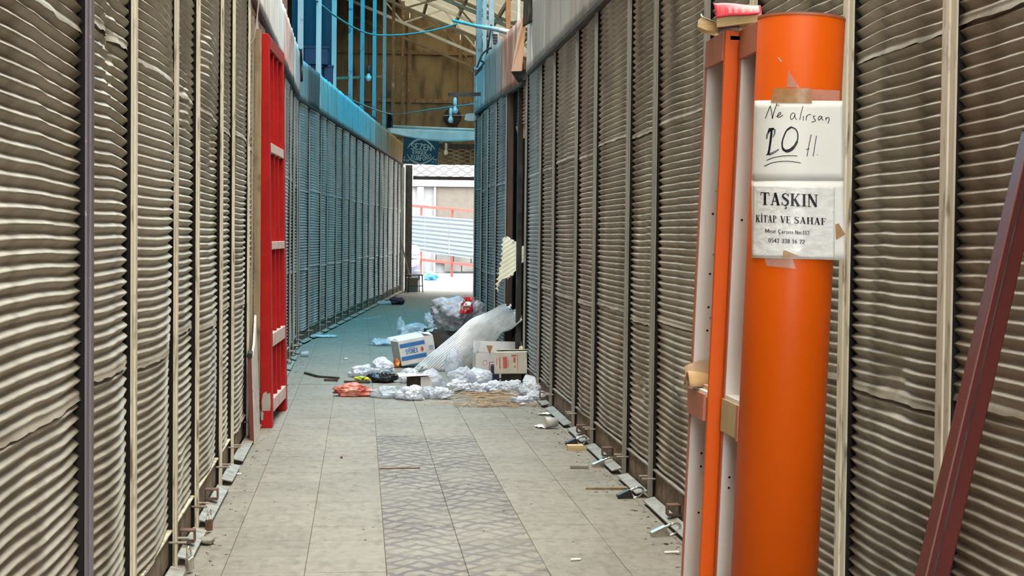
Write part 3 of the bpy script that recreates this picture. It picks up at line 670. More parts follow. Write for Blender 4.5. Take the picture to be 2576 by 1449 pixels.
# ================================================================== MAROON TUBE
pA = at(2600, 360, 3.62); pB = at(2345, 1449, 3.05)
dd = (pB - pA).normalized(); base = pA + dd * ((0.02 - pA.z) / dd.z); top = pA - dd * .05
tb = thing('steel_tube', 'maroon square steel tube leaning against the grimy shutter', 'tube', (base.x, base.y, 0))
e = dd.cross(Vector((0, 1, 0))).normalized(); f = e.cross(dd)
MB().obox((top + base) / 2, (top - base) / 2, e * .027, f * .024).build('tube', m_maroon, tb, bevel=.004)
MB().obox((top + base) / 2 - f * .0255 - e * .010, (top - base) / 2, e * .0012, f * .0014).build('groove', m_char, tb)

# ================================================================== BOOKCASES
_t, _b = at(2016, 49, 4.10), at(1947, 1449, 4.10)
LEAN = math.atan((_t.x - _b.x) / (_t.z - _b.z)); SH = _t.z / cos(LEAN)
CB = Vector((_b.x - tan(LEAN) * _b.z, 4.10, 0)); R = .116
bcA = thing('bookcase', 'tall bookcase with glossy orange column end carrying the price signs', 'bookcase', CB, (0, LEAN, 0))
MA = ROOTM[bcA]
MB().lathe((0, 0, 0), (0, 0, 1), [(R, 0), (R, SH - .003), (R - .003, SH)], 64).build('column', m_orange, bcA, local=True, smooth=False)
bpy.data.objects['column'].data.polygons.foreach_set('use_smooth', [len(p.vertices) == 4 for p in bpy.data.objects['column'].data.polygons])
MB().lathe((0, 0, SH), (0, 0, 1), [(R + .001, -.004), (R + .001, .003)], 64).build('column_rim', m_terra, bcA, local=True)
def cab(root, y0, y1, xf, depth, near_panel, lab):
    """open cabinet facing -X: local y0..y1, front plane x=xf"""
    xb = xf + depth
    def bx(nm, a, b, m, bev=.0015, **kw): return MB().box(a, b).build(nm, m, root, local=True, bevel=bev, **kw)
    if near_panel is not None: bx('side_panel', (xf, y0, 0), (xb, y0 + .018, SH - .006), near_panel)
    fp = bx('side_panel', (xf + .002, y1 - .018, 0), (xb, y1, SH - .02), m_white)
    bx('edge_band', (xf - .001, y1 - .019, 0), (xf + .002, y1 + .001, SH - .02), m_terra, 0, parent=fp)
    bx('back_panel', (xb - .008, y0, 0), (xb, y1, SH - .02), m_white)
    bx('top_panel', (xf + .012, y0, SH - .034), (xb, y1, SH - .02), m_white)
    return bx
yA1 = .215
bx = cab(bcA, -.01, yA1, -.113, .20, None, 'A')
bx('header', (-.115, .03, SH - .090), (-.099, yA1 - .004, SH - .008), m_terra)
zs = 1.005
bx('sill_board', (-.112, .0, zs - .022), (.08, yA1 - .018, zs), m_white)
bx('front_board', (-.118, .035, zs - .105), (-.104, yA1 - .004, zs - .012), m_kraft)
bx('front_edge', (-.119, .012, zs - .11), (-.104, .034, zs - .012), m_terra)
for z in (1.445, 1.175, .62): bx('glass_shelf', (-.055, .0, z), (.08, yA1 - .018, z + .006), m_glass, 0)
bx('lower_panel', (-.112, .0, .06), (.08, yA1 - .018, .078), m_white)
for z in (1.50, .77, .74, .40):
    p = Vector((-.088, yA1 - .0185, z)); MB().lathe(p, (0, -1, 0), [(.0035, 0), (.0035, .0008)], 10).build('peg_hole', m_hole, bcA, local=True)
bcB = thing('bookcase', 'narrow open bookcase with terracotta trims standing behind the orange column', 'bookcase', (CB.x, CB.y, 0), (0, LEAN, 0))
oy = .235; yB1 = .485; xf = -.150
bx = cab(bcB, oy, yB1, xf, .25, m_orange, 'B')
bx('header', (xf - .003, oy + .022, SH - .090), (xf + .013, yB1 - .004, SH - .008), m_terra)
bx('sill_board', (xf, oy + .018, zs - .018), (xf + .245, yB1 - .018, zs), m_white)
bx('front_board', (xf - .008, oy + .03, zs - .085), (xf + .006, yB1 - .004, zs - .008), m_terra)
for z in (1.585, 1.395, 1.205): bx('glass_shelf', (xf + .045, oy + .018, z), (xf + .24, yB1 - .018, z + .006), m_glass, 0)
bx('lower_panel', (xf, oy + .018, .06), (xf + .24, yB1 - .018, .078), m_white)
for z in (1.52, 1.34, 1.24, 1.17, .80, .76, .62, .36, .33):
    MB().lathe((xf + .040, yB1 - .0185, z), (0, -1, 0), [(.0035, 0), (.0035, .0008)], 10).build('peg_hole', m_hole, bcB, local=True)

def LW(x, y, z): return MA @ Vector((x, y, z))
# books ---------------------------------------------------------------
def curved_block(mb, o, ax, ay, az, L, Wd, T, bend, n=12, lift=0.0):
    """page block: L along ax, Wd along ay, T along az, sagging/curling along ax"""
    o = Vector(o); ax = Vector(ax); ay = Vector(ay); az = Vector(az); base = len(mb.v)
    for i in range(n + 1):
        u = i / n; z = bend * u * u + lift * u
        for (b_, c_) in ((0, 0), (1, 0), (1, 1), (0, 1)):
            mb.v.append(o + ax * (L * u) + ay * (Wd * b_) + az * (z + T * c_ * (1 - .15 * u)))
    for i in range(n):
        for k in range(4):
            a = base + i * 4 + k; b = base + i * 4 + (k + 1) % 4; mb.f.append((a, b, b + 4, a + 4))
    mb.f.append((base, base + 1, base + 2, base + 3)); q = base + n * 4; mb.f.append((q + 3, q + 2, q + 1, q))
    return mb
zt = SH - .008
bk = thing('hardcover_book', 'thick red hardcover with gold flower lying on top of both bookcases', 'book', at(1850, 66, 4.3))
pf = [at(1803, 68, 4.345), at(1909, 55, 4.215), at(1909, 32, 4.215), at(1803, 46, 4.345)]
MB().poly(pf, (.03, .13, 0)).build('page_block', m_page, bk)
def cov(u, v):
    a0, b0 = at(1802, 46, 4.34), at(1911, 33, 4.21); a1, b1 = at(1796, 9, 4.38), at(1914, 14, 4.25)
    p = (a0 * (1 - u) + b0 * u) * (1 - v) + (a1 * (1 - u) + b1 * u) * v
    return p + Vector((0, -.006 * sin(pi * v) + .004 * cos(u * 5), .002 * sin(u * 6)))
cv = MB().grid(cov, 14, 8).build('cover', m_redbook, bk, smooth=True, thick=.003)
def cvb(u, v):
    p = cov(u, 1); return p + Vector((.03 * v, .10 * v, -.012 * v * v))
MB().grid(cvb, 10, 5).build('cover_board', m_redbook, bk, smooth=True, thick=.003)
MB().poly([at(1806, 72, 4.36), at(1860, 68, 4.30), at(1860, 62, 4.30), at(1806, 67, 4.36)], (.03, .12, 0)).build('lower_cover', m_purple, bk)
nn = Vector((-.25, -.9, .2)).normalized() * .003
for uu, w in ((.13, .012), (.17, .012), (.29, .075), (.42, .075), (.58, .065)):
    gb = MB(); gb.grid(lambda a_, b_: cov(uu + w * a_, .18 + .5 * b_) + nn, 2, 4); gb.build('spine_lettering', m_pinkprint, bk, parent=cv)
gf = MB(); n0 = 20
pts = [cov(.80 + .045 * (.55 + .45 * cos(5 * a)) * cos(a), .50 + .32 * (.55 + .45 * cos(5 * a)) * sin(a)) + nn for a in [2 * pi * i / 40 for i in range(40)]]
gf.add([cov(.80, .50) + nn] + pts, [(0, i + 1, (i + 1) % 40 + 1) for i in range(40)])
gf.build('gold_flower', m_gold, bk, parent=cv)
b2 = thing('paperback_book', 'curled yellowed paperback on top of the narrow bookcase', 'book', at(1790, 80, 4.5))
ol = smoothpts([(1756, 52), (1764, 43), (1778, 50), (1803, 58), (1807, 66), (1814, 80), (1798, 80), (1776, 76), (1755, 67)], 3) if False else [(1756, 52), (1764, 43), (1778, 50), (1803, 58), (1807, 66), (1814, 80), (1798, 80), (1776, 76), (1755, 67)]
MB().poly([at(x, y, 4.47) for x, y in ol][::-1], (.02, .085, 0)).build('page_block', m_page, b2)
def c2(u, v):
    pts = [at(1763, 42, 4.465), at(1778, 49, 4.465), at(1803, 57, 4.465)]
    p = pts[0] * ((1 - u) ** 2) + pts[1] * (2 * u * (1 - u)) + pts[2] * (u * u)
    return p + Vector((.02 * v, .09 * v, .002 + .020 * v * (1 - u) ** 2))
MB().grid(c2, 10, 5).build('cover', m_paper, b2, smooth=True, thick=.0015)
def lbook(loc, size, label, m, rot=0.0):
    t = thing('book', label, 'book', loc, (0, LEAN, rot))
    x, y, z = size
    MB().box((0, 0, .002), (x - .004, y - .004, z - .002)).build('page_block', m_page, t, local=True)
    mb = MB().box((-.001, -.001, 0), (x, y, .002)); mb.box((-.001, -.001, z - .002), (x, y, z)); mb.box((x - .003, -.001, .002), (x, y, z - .002))
    mb.build('cover', m, t, local=True); return t
for (px, py, zz, sz, lab, m, dx) in ():
    pass
lbook(LW(xf + .065, yB1 - .13, 1.75), (.10, .09, .035), 'crumpled old book with pink cover high in the narrow bookcase', m_pink)
MB_ = MB().box((xf + .06, oy + .02, 1.742), (xf + .24, yB1 - .02, 1.748)).build('glass_shelf', m_glass, bcB, local=True)
lbook(LW(xf + .060, yB1 - .12, 1.4015), (.10, .08, .055), 'brown book on the middle glass shelf of the narrow bookcase', m_card)
lbook(LW(xf + .012, oy + .03, zs + .0005), (.13, .17, .012), 'thin pink booklet on the sill of the narrow bookcase', m_pink)
lbook(LW(-.060, .045, zs + .0005), (.10, .11, .022), 'lower brown book of the pair on the column bookcase sill', m_card)
lbook(LW(-.055, .045, zs + .023), (.10, .10, .022), 'upper brown book of the pair on the column bookcase sill', m_mani)
# manila folder bulging over the sill
mf = thing('manila_envelope', 'bulging manila envelope and card on the sill of the narrow bookcase', 'envelope', LW(xf, yB1 - .1, zs), (0, LEAN, 0))
def mfn(u, v):
    return Vector((-.028 + .13 * u, -.02 + .085 * v, .014 + .042 * sin(pi * v) * (.8 + .2 * cos(4 * u)) - .012 * (1 - u)))
MB().grid(mfn, 10, 8).build('envelope', m_mani, mf, local=True, smooth=True, thick=.004)
def mfn2(u, v):
    return Vector((-.026 + .12 * u, .03 + .045 * v, .03 + .055 * v - .03 * (1 - u) ** 2))
MB().grid(mfn2, 8, 6).build('card', m_card, mf, local=True, smooth=True, thick=.003)
# hanging white bag in the narrow bookcase
hb = thing('plastic_bag', 'white plastic bag with a paper tag standing on a glass shelf', 'bag', LW(xf + .085, yB1 - .08, 1.5915), (0, LEAN, 0))
MB().lathe((0, 0, 0), (.05, 0, 1), [(.034, .0), (.042, .02), (.038, .07), (.026, .11), (.012, .14), (.006, .20), (.004, .21)], 14).build('bag', m_bagf, hb, local=True, smooth=True)
MB().obox((-.028, -.035, .105), (.012, 0, .03), (0, .001, 0), (.018, 0, -.007)).build('paper_tag', m_paper, hb, local=True)

# ------------------------------------------------------------------ lettering
def arc(cx, cy, rx, ry, a0, a1, n=14):
    return [(cx + rx * cos(radians(a0 + (a1 - a0) * i / n)), cy + ry * sin(radians(a0 + (a1 - a0) * i / n))) for i in range(n + 1)]
def ribbon(mb, pts, w, fn, off=0.0):
    n = len(pts); ws = w if isinstance(w, (list, tuple)) else [w] * n
    L = []; Rr = []
    for i in range(n):
        a = pts[max(i - 1, 0)]; b = pts[min(i + 1, n - 1)]; dx, dy = b[0] - a[0], b[1] - a[1]; q = math.hypot(dx, dy) or 1
        nx, ny = -dy / q, dx / q; x, y = pts[i]
        L.append(fn(x + nx * ws[i] / 2, y + ny * ws[i] / 2)); Rr.append(fn(x - nx * ws[i] / 2, y - ny * ws[i] / 2))
    mb.add(L + Rr, [(i, i + 1, n + i + 1, n + i) for i in range(n - 1)])
T_, t_ = .20, .075
def sf(x0, x1, y=.027): return ([(x0, y), (x1, y)], .054)
SER = {
 'T': (.76, [([(.38, 0), (.38, 1)], T_), ([(.02, .965), (.74, .965)], .07), ([(.05, .97), (.03, .74)], .06), ([(.71, .97), (.73, .74)], .06), sf(.20, .56)]),
 'A': (.84, [([(.12, 0), (.41, 1)], t_), ([(.40, 1), (.67, 0)], T_), ([(.22, .32), (.58, .32)], t_), sf(0, .25), sf(.5, .84)]),
 'S': (.66, [([(.56, .74), (.50, .91), (.33, .97), (.15, .89), (.12, .75), (.22, .62), (.42, .48), (.55, .34), (.54, .17), (.42, .05), (.26, .03), (.12, .10), (.06, .28)], [.05, .06, .08, .12, .16, .19, .20, .19, .16, .12, .08, .06, .05]), ([(.57, .98), (.57, .70)], .045), ([(.06, .02), (.06, .30)], .045)]),
 'K': (.86, [([(.19, 0), (.19, 1)], T_), ([(.27, .44), (.68, .98)], t_), ([(.36, .58), (.70, .0)], T_), sf(0, .38), sf(.5, .86), sf(0, .38, .973), sf(.54, .84, .973)]),
 'I': (.42, [([(.21, 0), (.21, 1)], T_), sf(0, .42), sf(0, .42, .973)]),
 'N': (.84, [([(.13, 0), (.13, 1)], t_), ([(.71, 0), (.71, 1)], t_), ([(.13, 1), (.70, .02)], T_), sf(0, .28), sf(0, .2, .973), sf(.56, .86, .973)]),
 'P': (.70, [([(.19, 0), (.19, 1)], T_), (arc(.30, .74, .28, .225, 90, -90), [.06, .06, .07, .09, .12, .15, .18, .19, .18, .15, .12, .09, .07, .06, .06]), ([(.15, .965), (.32, .965)], .06), ([(.2, .515), (.32, .515)], .06), sf(0, .40), sf(0, .2, .973)]),
 'V': (.82, [([(.15, 1), (.43, 0)], T_), ([(.42, 0), (.72, 1)], t_), sf(0, .34, .973), sf(.58, .84, .973)]),
 'E': (.72, [([(.19, 0), (.19, 1)], T_), ([(.1, .965), (.64, .965)], .07), ([(.1, .035), (.66, .035)], .07), ([(.2, .51), (.48, .51)], .06), ([(.63, .97), (.65, .76)], .05), ([(.65, .03), (.69, .27)], .05), ([(.49, .64), (.49, .38)], .05), sf(0, .2), sf(0, .2, .973)]),
 'H': (.88, [([(.19, 0), (.19, 1)], T_), ([(.69, 0), (.69, 1)], T_), ([(.2, .51), (.7, .51)], .07), sf(0, .38), sf(0, .38, .973), sf(.5, .88), sf(.5, .88, .973)]),
 'F': (.68, [([(.19, 0), (.19, 1)], T_), ([(.1, .965), (.62, .965)], .07), ([(.2, .51), (.46, .51)], .06), ([(.61, .97), (.63, .74)], .05), ([(.47, .64), (.47, .38)], .05), sf(0, .40), sf(0, .2, .973)]),
}
ced = ([(.36, .02), (.33, -.07), (.40, -.10), (.42, -.18), (.33, -.24), (.24, -.21)], [.05, .05, .07, .09, .07, .05])
SER['Ş'] = (.66, SER['S'][1] + [ced]); SER['İ'] = (.42, SER['I'][1] + [([(.13, 1.16), (.29, 1.16)], .15)])
bw = .14
SAN = {
 'S': (.6, [([(.55, .86), (.42, .97), (.22, .96), (.1, .82), (.14, .64), (.32, .53), (.48, .40), (.52, .22), (.42, .06), (.2, .03), (.04, .14)], bw)]),
 'E': (.56, [([(.52, .95), (.1, .95), (.1, .05), (.52, .05)], bw), ([(.1, .5), (.44, .5)], bw)]),
 'Z': (.6, [([(.05, .95), (.54, .95), (.06, .05), (.56, .05)], bw)]),
 'N': (.66, [([(.08, 0), (.08, 1), (.56, 0), (.56, 1)], bw)]),
 'R': (.6, [([(.1, 0), (.1, .95), (.36, .95), (.5, .84), (.5, .62), (.36, .5), (.1, .5)], bw), ([(.3, .5), (.54, 0)], bw)]),
 'K': (.6, [([(.1, 0), (.1, 1)], bw), ([(.54, 1), (.14, .48), (.56, 0)], bw)]),
 'U': (.62, [([(.08, 1), (.08, .25), (.2, .06), (.4, .06), (.54, .25), (.54, 1)], bw)]),
 'A': (.66, [([(.06, 0), (.30, 1), (.38, 1), (.6, 0)], bw), ([(.16, .34), (.52, .34)], bw)]),
 'F': (.54, [([(.5, .95), (.1, .95), (.1, 0)], bw), ([(.1, .5), (.42, .5)], bw)]),
 'O': (.62, [(arc(.31, .5, .24, .45, 90, 450), bw)]), 'C': (.58, [(arc(.33, .5, .26, .45, 50, 310), bw)]),
 'B': (.6, [([(.1, .5), (.38, .5), (.5, .6), (.5, .85), (.38, .95), (.1, .95), (.1, .05), (.4, .05), (.54, .16), (.54, .38), (.4, .5)], bw)]),
 'L': (.5, [([(.1, 1), (.1, .05), (.48, .05)], bw)]), 'M': (.84, [([(.08, 0), (.10, 1), (.42, .15), (.74, 1), (.76, 0)], bw)]),
 'P': (.58, [([(.1, 0), (.1, .95), (.38, .95), (.5, .82), (.5, .62), (.38, .48), (.1, .48)], bw)]),
 'G': (.62, [(arc(.33, .5, .26, .45, 50, 320), bw), ([(.34, .48), (.56, .48), (.56, .12)], bw)]),
 'D': (.62, [([(.1, .05), (.1, .95), (.32, .95), (.52, .76), (.54, .28), (.32, .05), (.1, .05)], bw)]),
 'X': (.6, [([(.06, 0), (.54, 1)], bw), ([(.06, 1), (.54, 0)], bw)]),
 'ı': (.22, [([(.11, 0), (.11, .66)], bw)]), 's': (.44, [([(.38, .56), (.25, .65), (.1, .57), (.12, .43), (.3, .30), (.36, .16), (.24, .02), (.06, .1)], .11)]),
 'r': (.36, [([(.1, 0), (.1, .66)], bw), ([(.1, .45), (.2, .62), (.34, .60)], .11)]),
 'a': (.48, [([(.08, .55), (.2, .65), (.36, .58), (.37, .05), (.44, .02)], .11), (arc(.24, .19, .15, .17, 60, 420, 10), .10)]),
 'o': (.5, [(arc(.25, .33, .18, .31, 90, 450), .11)]), ':': (.24, [([(.05, .07), (.19, .07)], .14), ([(.05, .55), (.19, .55)], .14)]),
 '0': (.5, [(arc(.25, .5, .18, .46, 90, 450), .12)]), '1': (.4, [([(.06, .82), (.22, .96), (.22, 0)], .13), ([(.06, .03), (.38, .03)], .06)]),
 '2': (.5, [([(.06, .74), (.14, .93), (.32, .95), (.42, .78), (.36, .52), (.06, .06), (.45, .06)], .12)]),
 '3': (.48, [([(.06, .85), (.22, .96), (.4, .84), (.38, .62), (.2, .53), (.4, .44), (.42, .2), (.24, .03), (.05, .12)], .12)]),
 '4': (.5, [([(.36, 0), (.36, .96), (.05, .28), (.47, .28)], .11)]), '5': (.48, [([(.42, .94), (.12, .94), (.10, .56), (.3, .58), (.42, .42), (.40, .16), (.22, .03), (.05, .1)], .12)]),
 '6': (.5, [([(.40, .94), (.18, .78), (.08, .48), (.1, .2), (.25, .04), (.42, .2), (.40, .46), (.24, .56), (.1, .42)], .12)]),
 '7': (.48, [([(.05, .80), (.07, .94), (.43, .94), (.18, 0)], .12)]), '8': (.5, [(arc(.25, .74, .15, .2, 90, 450, 12), .11), (arc(.25, .28, .18, .25, 90, 450, 12), .12)]),
 ' ': (.3, []), '.': (.2, [([(.04, .06), (.16, .06)], .13)]),
}
SAN['ş'] = (.44, SAN['s'][1] + [([(.2, 0), (.27, -.12), (.18, -.22), (.08, -.18)], .08)]); SAN['Ç'] = (.58, SAN['C'][1] + [([(.32, .05), (.38, -.1), (.30, -.22), (.18, -.18)], .08)])
SAN['Ö'] = (.62, SAN['O'][1] + [([(.12, 1.14), (.24, 1.14)], .12), ([(.38, 1.14), (.5, 1.14)], .12)]); SAN['Ü'] = (.62, SAN['U'][1] + [([(.12, 1.14), (.24, 1.14)], .12), ([(.38, 1.14), (.5, 1.14)], .12)])
SAN['n'] = (.46, [([(.08, 0), (.08, .65)], bw), ([(.08, .45), (.2, .64), (.38, .55), (.38, 0)], .12)])
def subdiv(pts, w, k=4):
    if len(pts) > 6: return pts, w
    q = []; n = len(pts)
    for i in range(n - 1):
        for j in range(k): q.append((pts[i][0] + (pts[i + 1][0] - pts[i][0]) * j / k, pts[i][1] + (pts[i + 1][1] - pts[i][1]) * j / k))
    q.append(pts[-1])
    if isinstance(w, (list, tuple)):
        ww = []
        for i in range(n - 1):
            for j in range(k): ww.append(w[i] + (w[i + 1] - w[i]) * j / k)
        ww.append(w[-1]); w = ww
    return q, w
def sharp(pts):
    """double interior corners so that ribbons keep square bends"""
    return pts
def text(mb, s, font, x0, x1, fbase, fheight, fn, gap=.08, boost=1.0):
    """fit the string between x0..x1; fbase(x), fheight(x) give baseline and cap height"""
    tot = sum(font[c][0] for c in s) + gap * (len(s) - 1); k = (x1 - x0) / tot; x = 0
    fb_ = fbase if callable(fbase) else (lambda q: fbase); fh_ = fheight if callable(fheight) else (lambda q: fheight)
    for c in s:
        w, strokes = font[c]
        for pts, sw in strokes:
            segs = [(pts, sw)]
            if not isinstance(sw, (list, tuple)) and 2 < len(pts) <= 5:      # angular letters: straight strokes
                segs = [([pts[i], pts[i + 1]], sw) for i in range(len(pts) - 1)]
            for p_, w_ in segs:
                p_, w_ = subdiv(p_, w_)
                def m(u, v, x=x):
                    X = x0 + (x + u) * k; return fn(X, fb_(X) + v * fh_(X))
                wv = [q * boost for q in w_] if isinstance(w_, (list, tuple)) else w_ * boost
                ribbon(mb, p_, wv, m)
        x += w + gap

# ------------------------------------------------------------------ paper signs on the column (plan curve hugging, then flat)
alpha = atan2(1.165, 4.1); eR = Vector((cos(alpha), -sin(alpha), 0)); eT = Vector((-sin(alpha), -cos(alpha), 0))
o20 = R * sin(radians(20)); g20 = R * cos(radians(20))
PXM = 972.0
def colc(py): return 1996 - (py - 440) * .0495
def paper(px, py, lift=.002):
    o = (px - colc(py)) / PXM
    Rr = R + lift
    if o < -R * .985: o = -R * .985 + (o + R * .985) * .3
    g = sqrt(max(Rr * Rr - o * o, .00002)) if o <= o20 else g20 + lift - (o - o20) * tan(radians(20))
    z = EYE + (600 - py) / PXM
    # keep photo heights level on the curved sheet: convert apparent height at this depth
    depth = 4.10 - g * cos(alpha) - o * sin(alpha)
    z = EYE + (600 - .012 * (px - 2000) - (py)) * depth / F
    return Vector((0, 0, z)) + eR * o + eT * g
def psheet(quad, lift, nu=28, nv=10, wob=0.0):
    (x0, y0), (x1, y1), (x2, y2), (x3, y3) = quad   # TL TR BR BL
    def fn(u, v):
        x = (x0 * (1 - u) + x1 * u) * (1 - v) + (x3 * (1 - u) + x2 * u) * v
        y = (y0 * (1 - u) + y1 * u) * (1 - v) + (y3 * (1 - u) + y2 * u) * v
        l = lift + wob * (nse(x * .05, y * .16) + .5 * nse(x * .13, y * .3))
        return paper(x, y, l)
    return MB().grid(fn, nu, nv)
sg = thing('price_sign', 'large white handwritten price sheet taped to the orange column', 'sign', MA @ (eT * R + Vector((0, 0, 1.40))), (0, LEAN, 0))
ROOTM[sg] = MA.copy(); _l = MA @ (eT * R + Vector((0, 0, 1.40))); ROOTM[sg] = Matrix.Translation(_l) @ MA.to_3x3().to_4x4()
def PM(mb):
    for i, v in enumerate(mb.v): mb.v[i] = MA @ v
    return mb
up = PM(psheet([(1896, 251), (2120, 238), (2122, 442), (1888, 455)], .0032)).build('upper_half', m_paper, sg, smooth=True, thick=.0005)
PM(psheet([(1888, 455), (2122, 442), (2128, 647), (1889, 654)], .0022)).build('lower_half', m_paper, sg, smooth=True, thick=.0005)
def crop(s, ox, oy):   # strokes drawn in the coordinates of an enlarged view
    return [(1860 + x / 5.797 , 190 + y / 5.797) for x, y in s]
hand = [[(373, 612), (400, 540), (447, 420)], [(447, 420), (468, 520), (478, 612)], [(478, 612), (505, 500), (548, 378)],
        [(533, 574), (570, 560), (600, 530), (600, 512), (580, 515), (558, 550), (560, 580), (590, 578), (635, 545)],
        [(805, 512), (775, 508), (748, 545), (746, 590), (765, 603), (795, 570), (812, 520)], [(812, 515), (812, 570), (838, 605)],
        [(928, 397), (900, 500), (880, 603)], [(932, 540), (930, 612)], [(978, 535), (972, 605)], [(975, 560), (1000, 522), (1042, 512)],
        [(1108, 530), (1080, 535), (1085, 565), (1108, 590), (1095, 612), (1050, 625)],
        [(1205, 535), (1175, 528), (1150, 560), (1152, 585), (1170, 582), (1195, 545)], [(1205, 530), (1205, 570), (1225, 585)],
        [(1262, 540), (1262, 585)], [(1262, 560), (1285, 542), (1305, 545), (1308, 580), (1290, 628)],
        [(1047, 808), (1015, 960), (985, 1138)], [(968, 1038), (995, 1030), (1020, 1018)], [(1122, 822), (1098, 980), (1075, 1130)], [(1132, 1103), (1142, 1103)],
        [(393, 1232), (480, 1190), (600, 1158), (720, 1142), (845, 1140)], [(355, 1320), (470, 1265), (600, 1235), (740, 1225), (895, 1240)]]
def smoothpts(p, n=4):
    if len(p) < 3: return subdiv(p, 1, 6)[0]
    q = []
    for i in range(len(p) - 1):
        p0 = p[max(i - 1, 0)]; p1 = p[i]; p2 = p[i + 1]; p3 = p[min(i + 2, len(p) - 1)]
        for j in range(n):
            t = j / n
            q.append(tuple(.5 * (2 * p1[k] + (p2[k] - p0[k]) * t + (2 * p0[k] - 5 * p1[k] + 4 * p2[k] - p3[k]) * t * t + (3 * p1[k] - p0[k] - 3 * p2[k] + p3[k]) * t ** 3) for k in (0, 1)))
    q.append(p[-1]); return q
mb = MB(); LI = .0040
for s in hand: ribbon(mb, crop(smoothpts(s), 0, 0), 1.9, lambda x, y: paper(x, y, LI))
# the heavy 10 (1 retraced over a 2)
one = [(430, 800), (470, 760), (500, 760)]
ribbon(mb, crop([(470, 760), (462, 850), (445, 980), (430, 1080), (415, 1145)], 0, 0), [5, 6, 5.4, 5.4, 6], lambda x, y: paper(x, y, LI))
ribbon(mb, crop([(410, 820), (440, 770), (505, 755)], 0, 0), [3, 8, 5], lambda x, y: paper(x, y, LI))
ribbon(mb, crop([(385, 1150), (420, 1143), (450, 1145)], 0, 0), 2.6, lambda x, y: paper(x, y, LI))
zero = [(760, 715), (690, 770), (645, 870), (622, 960), (632, 1040), (680, 1075), (740, 1058), (800, 1000), (845, 910), (850, 810), (820, 745), (760, 718)]
zw = [5, 3.5, 3.5, 4, 6, 8, 8, 6, 3.5, 3.4, 3.4, 5]
zp = smoothpts(zero, 4); zww = [zw[min(int(i / 4), 11)] for i in range(len(zp))]
ribbon(mb, crop(zp, 0, 0), zww, lambda x, y: paper(x, y, LI))
PM(mb).build('handwriting', m_ink, sg, parent=up)
mb = MB(); ribbon(mb, crop([(392, 915), (400, 850), (430, 800), (480, 765), (515, 770), (512, 830), (485, 890)], 0, 0), [4, 5, 5, 5, 5, 4, 2], lambda x, y: paper(x, y, LI - .0003))
PM(mb).build('faint_stroke', m_inkb, sg, parent=up); mb = MB()
ribbon(mb, crop([(430, 1140), (480, 1120), (530, 1090), (575, 1055)], 0, 0), [6, 6, 5, 3], lambda x, y: paper(x, y, LI - .0003))
PM(mb).build('faint_stroke', m_inkb, sg, parent=up)
def tape(root, quad, m, lift, nm='tape'):
    PM(psheet(quad, lift, 12, 4)).build(nm, m, root, smooth=True)
tape(sg, [(1945, 217), (2040, 211), (2043, 250), (1938, 255)], m_tape, .0044)
tape(sg, [(2040, 214), (2113, 212), (2112, 238), (2042, 241)], m_tapec, .0042)
tape(sg, [(1984, 168), (1988, 176), (2012, 212), (1978, 212)], m_tapec, .003)
tape(sg, [(1922, 654), (1993, 650), (2001, 676), (1927, 673)], m_tapec, .0026)
tape(sg, [(2101, 556), (2110, 553), (2127, 580), (2103, 596)], m_tape, .0045)
tape(sg, [(1955, 258), (1958, 258), (1962, 262), (1956, 262)], m_tape, .0045)
nt_ = thing('shop_notice', 'printed bookseller notice in plastic sleeve stuck over the price sheet', 'notice', _l, (0, LEAN, 0)); ROOTM[nt_] = ROOTM[sg]
shn = PM(psheet([(1893, 466), (2100, 460), (2099, 645), (1889, 650)], .0052, 40, 30, .0005)).build('sheet', m_paper2, nt_, smooth=True, thick=.0004)
mb = MB(); LN = .0066
def pn(px, py): return paper(px, py, LN)
def row(s, font, x0, x1, yl, yr, h, boost=1.0, gap=.08):
    text(mb, s, font, x0, x1, lambda X: -(yl + (yr - yl) * (X - x0) / (x1 - x0)), h, lambda X, Y: pn(X, -Y), gap, boost)
row('TAŞKIN', SER, 1911.5, 2057, 516.5, 514.5, 32, 1.0, .06)
row('KİTAP', SER, 1899, 1953, 561.5, 560.5, 18.5, 1.0, .05); row('VE', SER, 1962, 1989, 560, 560, 17.5, 1.0, .06); row('SAHAF', SER, 1997, 2078, 560, 559, 17.5, 1.0, .06)
row('Mısır Çarşısı No:112', SAN, 1924, 2036, 587.5, 587, 10, 1.0, .07)
row('0542 338 16 72', SAN, 1932, 2024, 612, 611.5, 11, 1.15, .07)
PM(mb).build('printed_text', m_ink, nt_, parent=shn)
tape(nt_, [(1970, 631), (1975, 630), (2010, 643), (1968, 650)], m_tape, .0062)
# stray scuff on the column
PM(psheet([(1956, 139), (1960, 138), (1968, 148), (1964, 149)], .001, 3, 3)).build('scuff', m_railP, bcA)

# ================================================================== FAR END: GATE, SIGN, AWNING
gt = thing('grille_gate', 'half raised sliding grille gate hanging in the far opening', 'gate', ((gx0 + gx1) / 2, GY - .25, at(1100, 449, GY).z))
gyy = GY - .28
zbar = at(1116, 448, gyy).z; zlat = at(1116, 416, gyy).z; ztop = at(1116, 376, gyy).z
MB().box((gx0, gyy - .03, zbar - .05), (gx1, gyy + .03, zbar + .04)).build('bottom_rail', m_gate, gt)
def latrow(z, h, m, r=.008, ph=0.0, per=.31):
    pts = []; x = gx0 + ph - per
    while x < gx1 + per:
        for fx, fz in ((0, 0), (.30, 0), (.5, 1), (.8, 1), (1.0, 0)):
            X = x + fx * per
            if gx0 <= X <= gx1 and fx < 1: pts.append((X, gyy, z + h * fz))
        x += per
    if len(pts) > 1: MB().tube(pts, r, 5).build('lattice_bar', m, gt)
h2 = (zlat - zbar - .04) / 3
for k in range(3): latrow(zbar + .05 + k * h2, h2 * .62, m_gate, .007, (k % 2) * .155)
n = 8
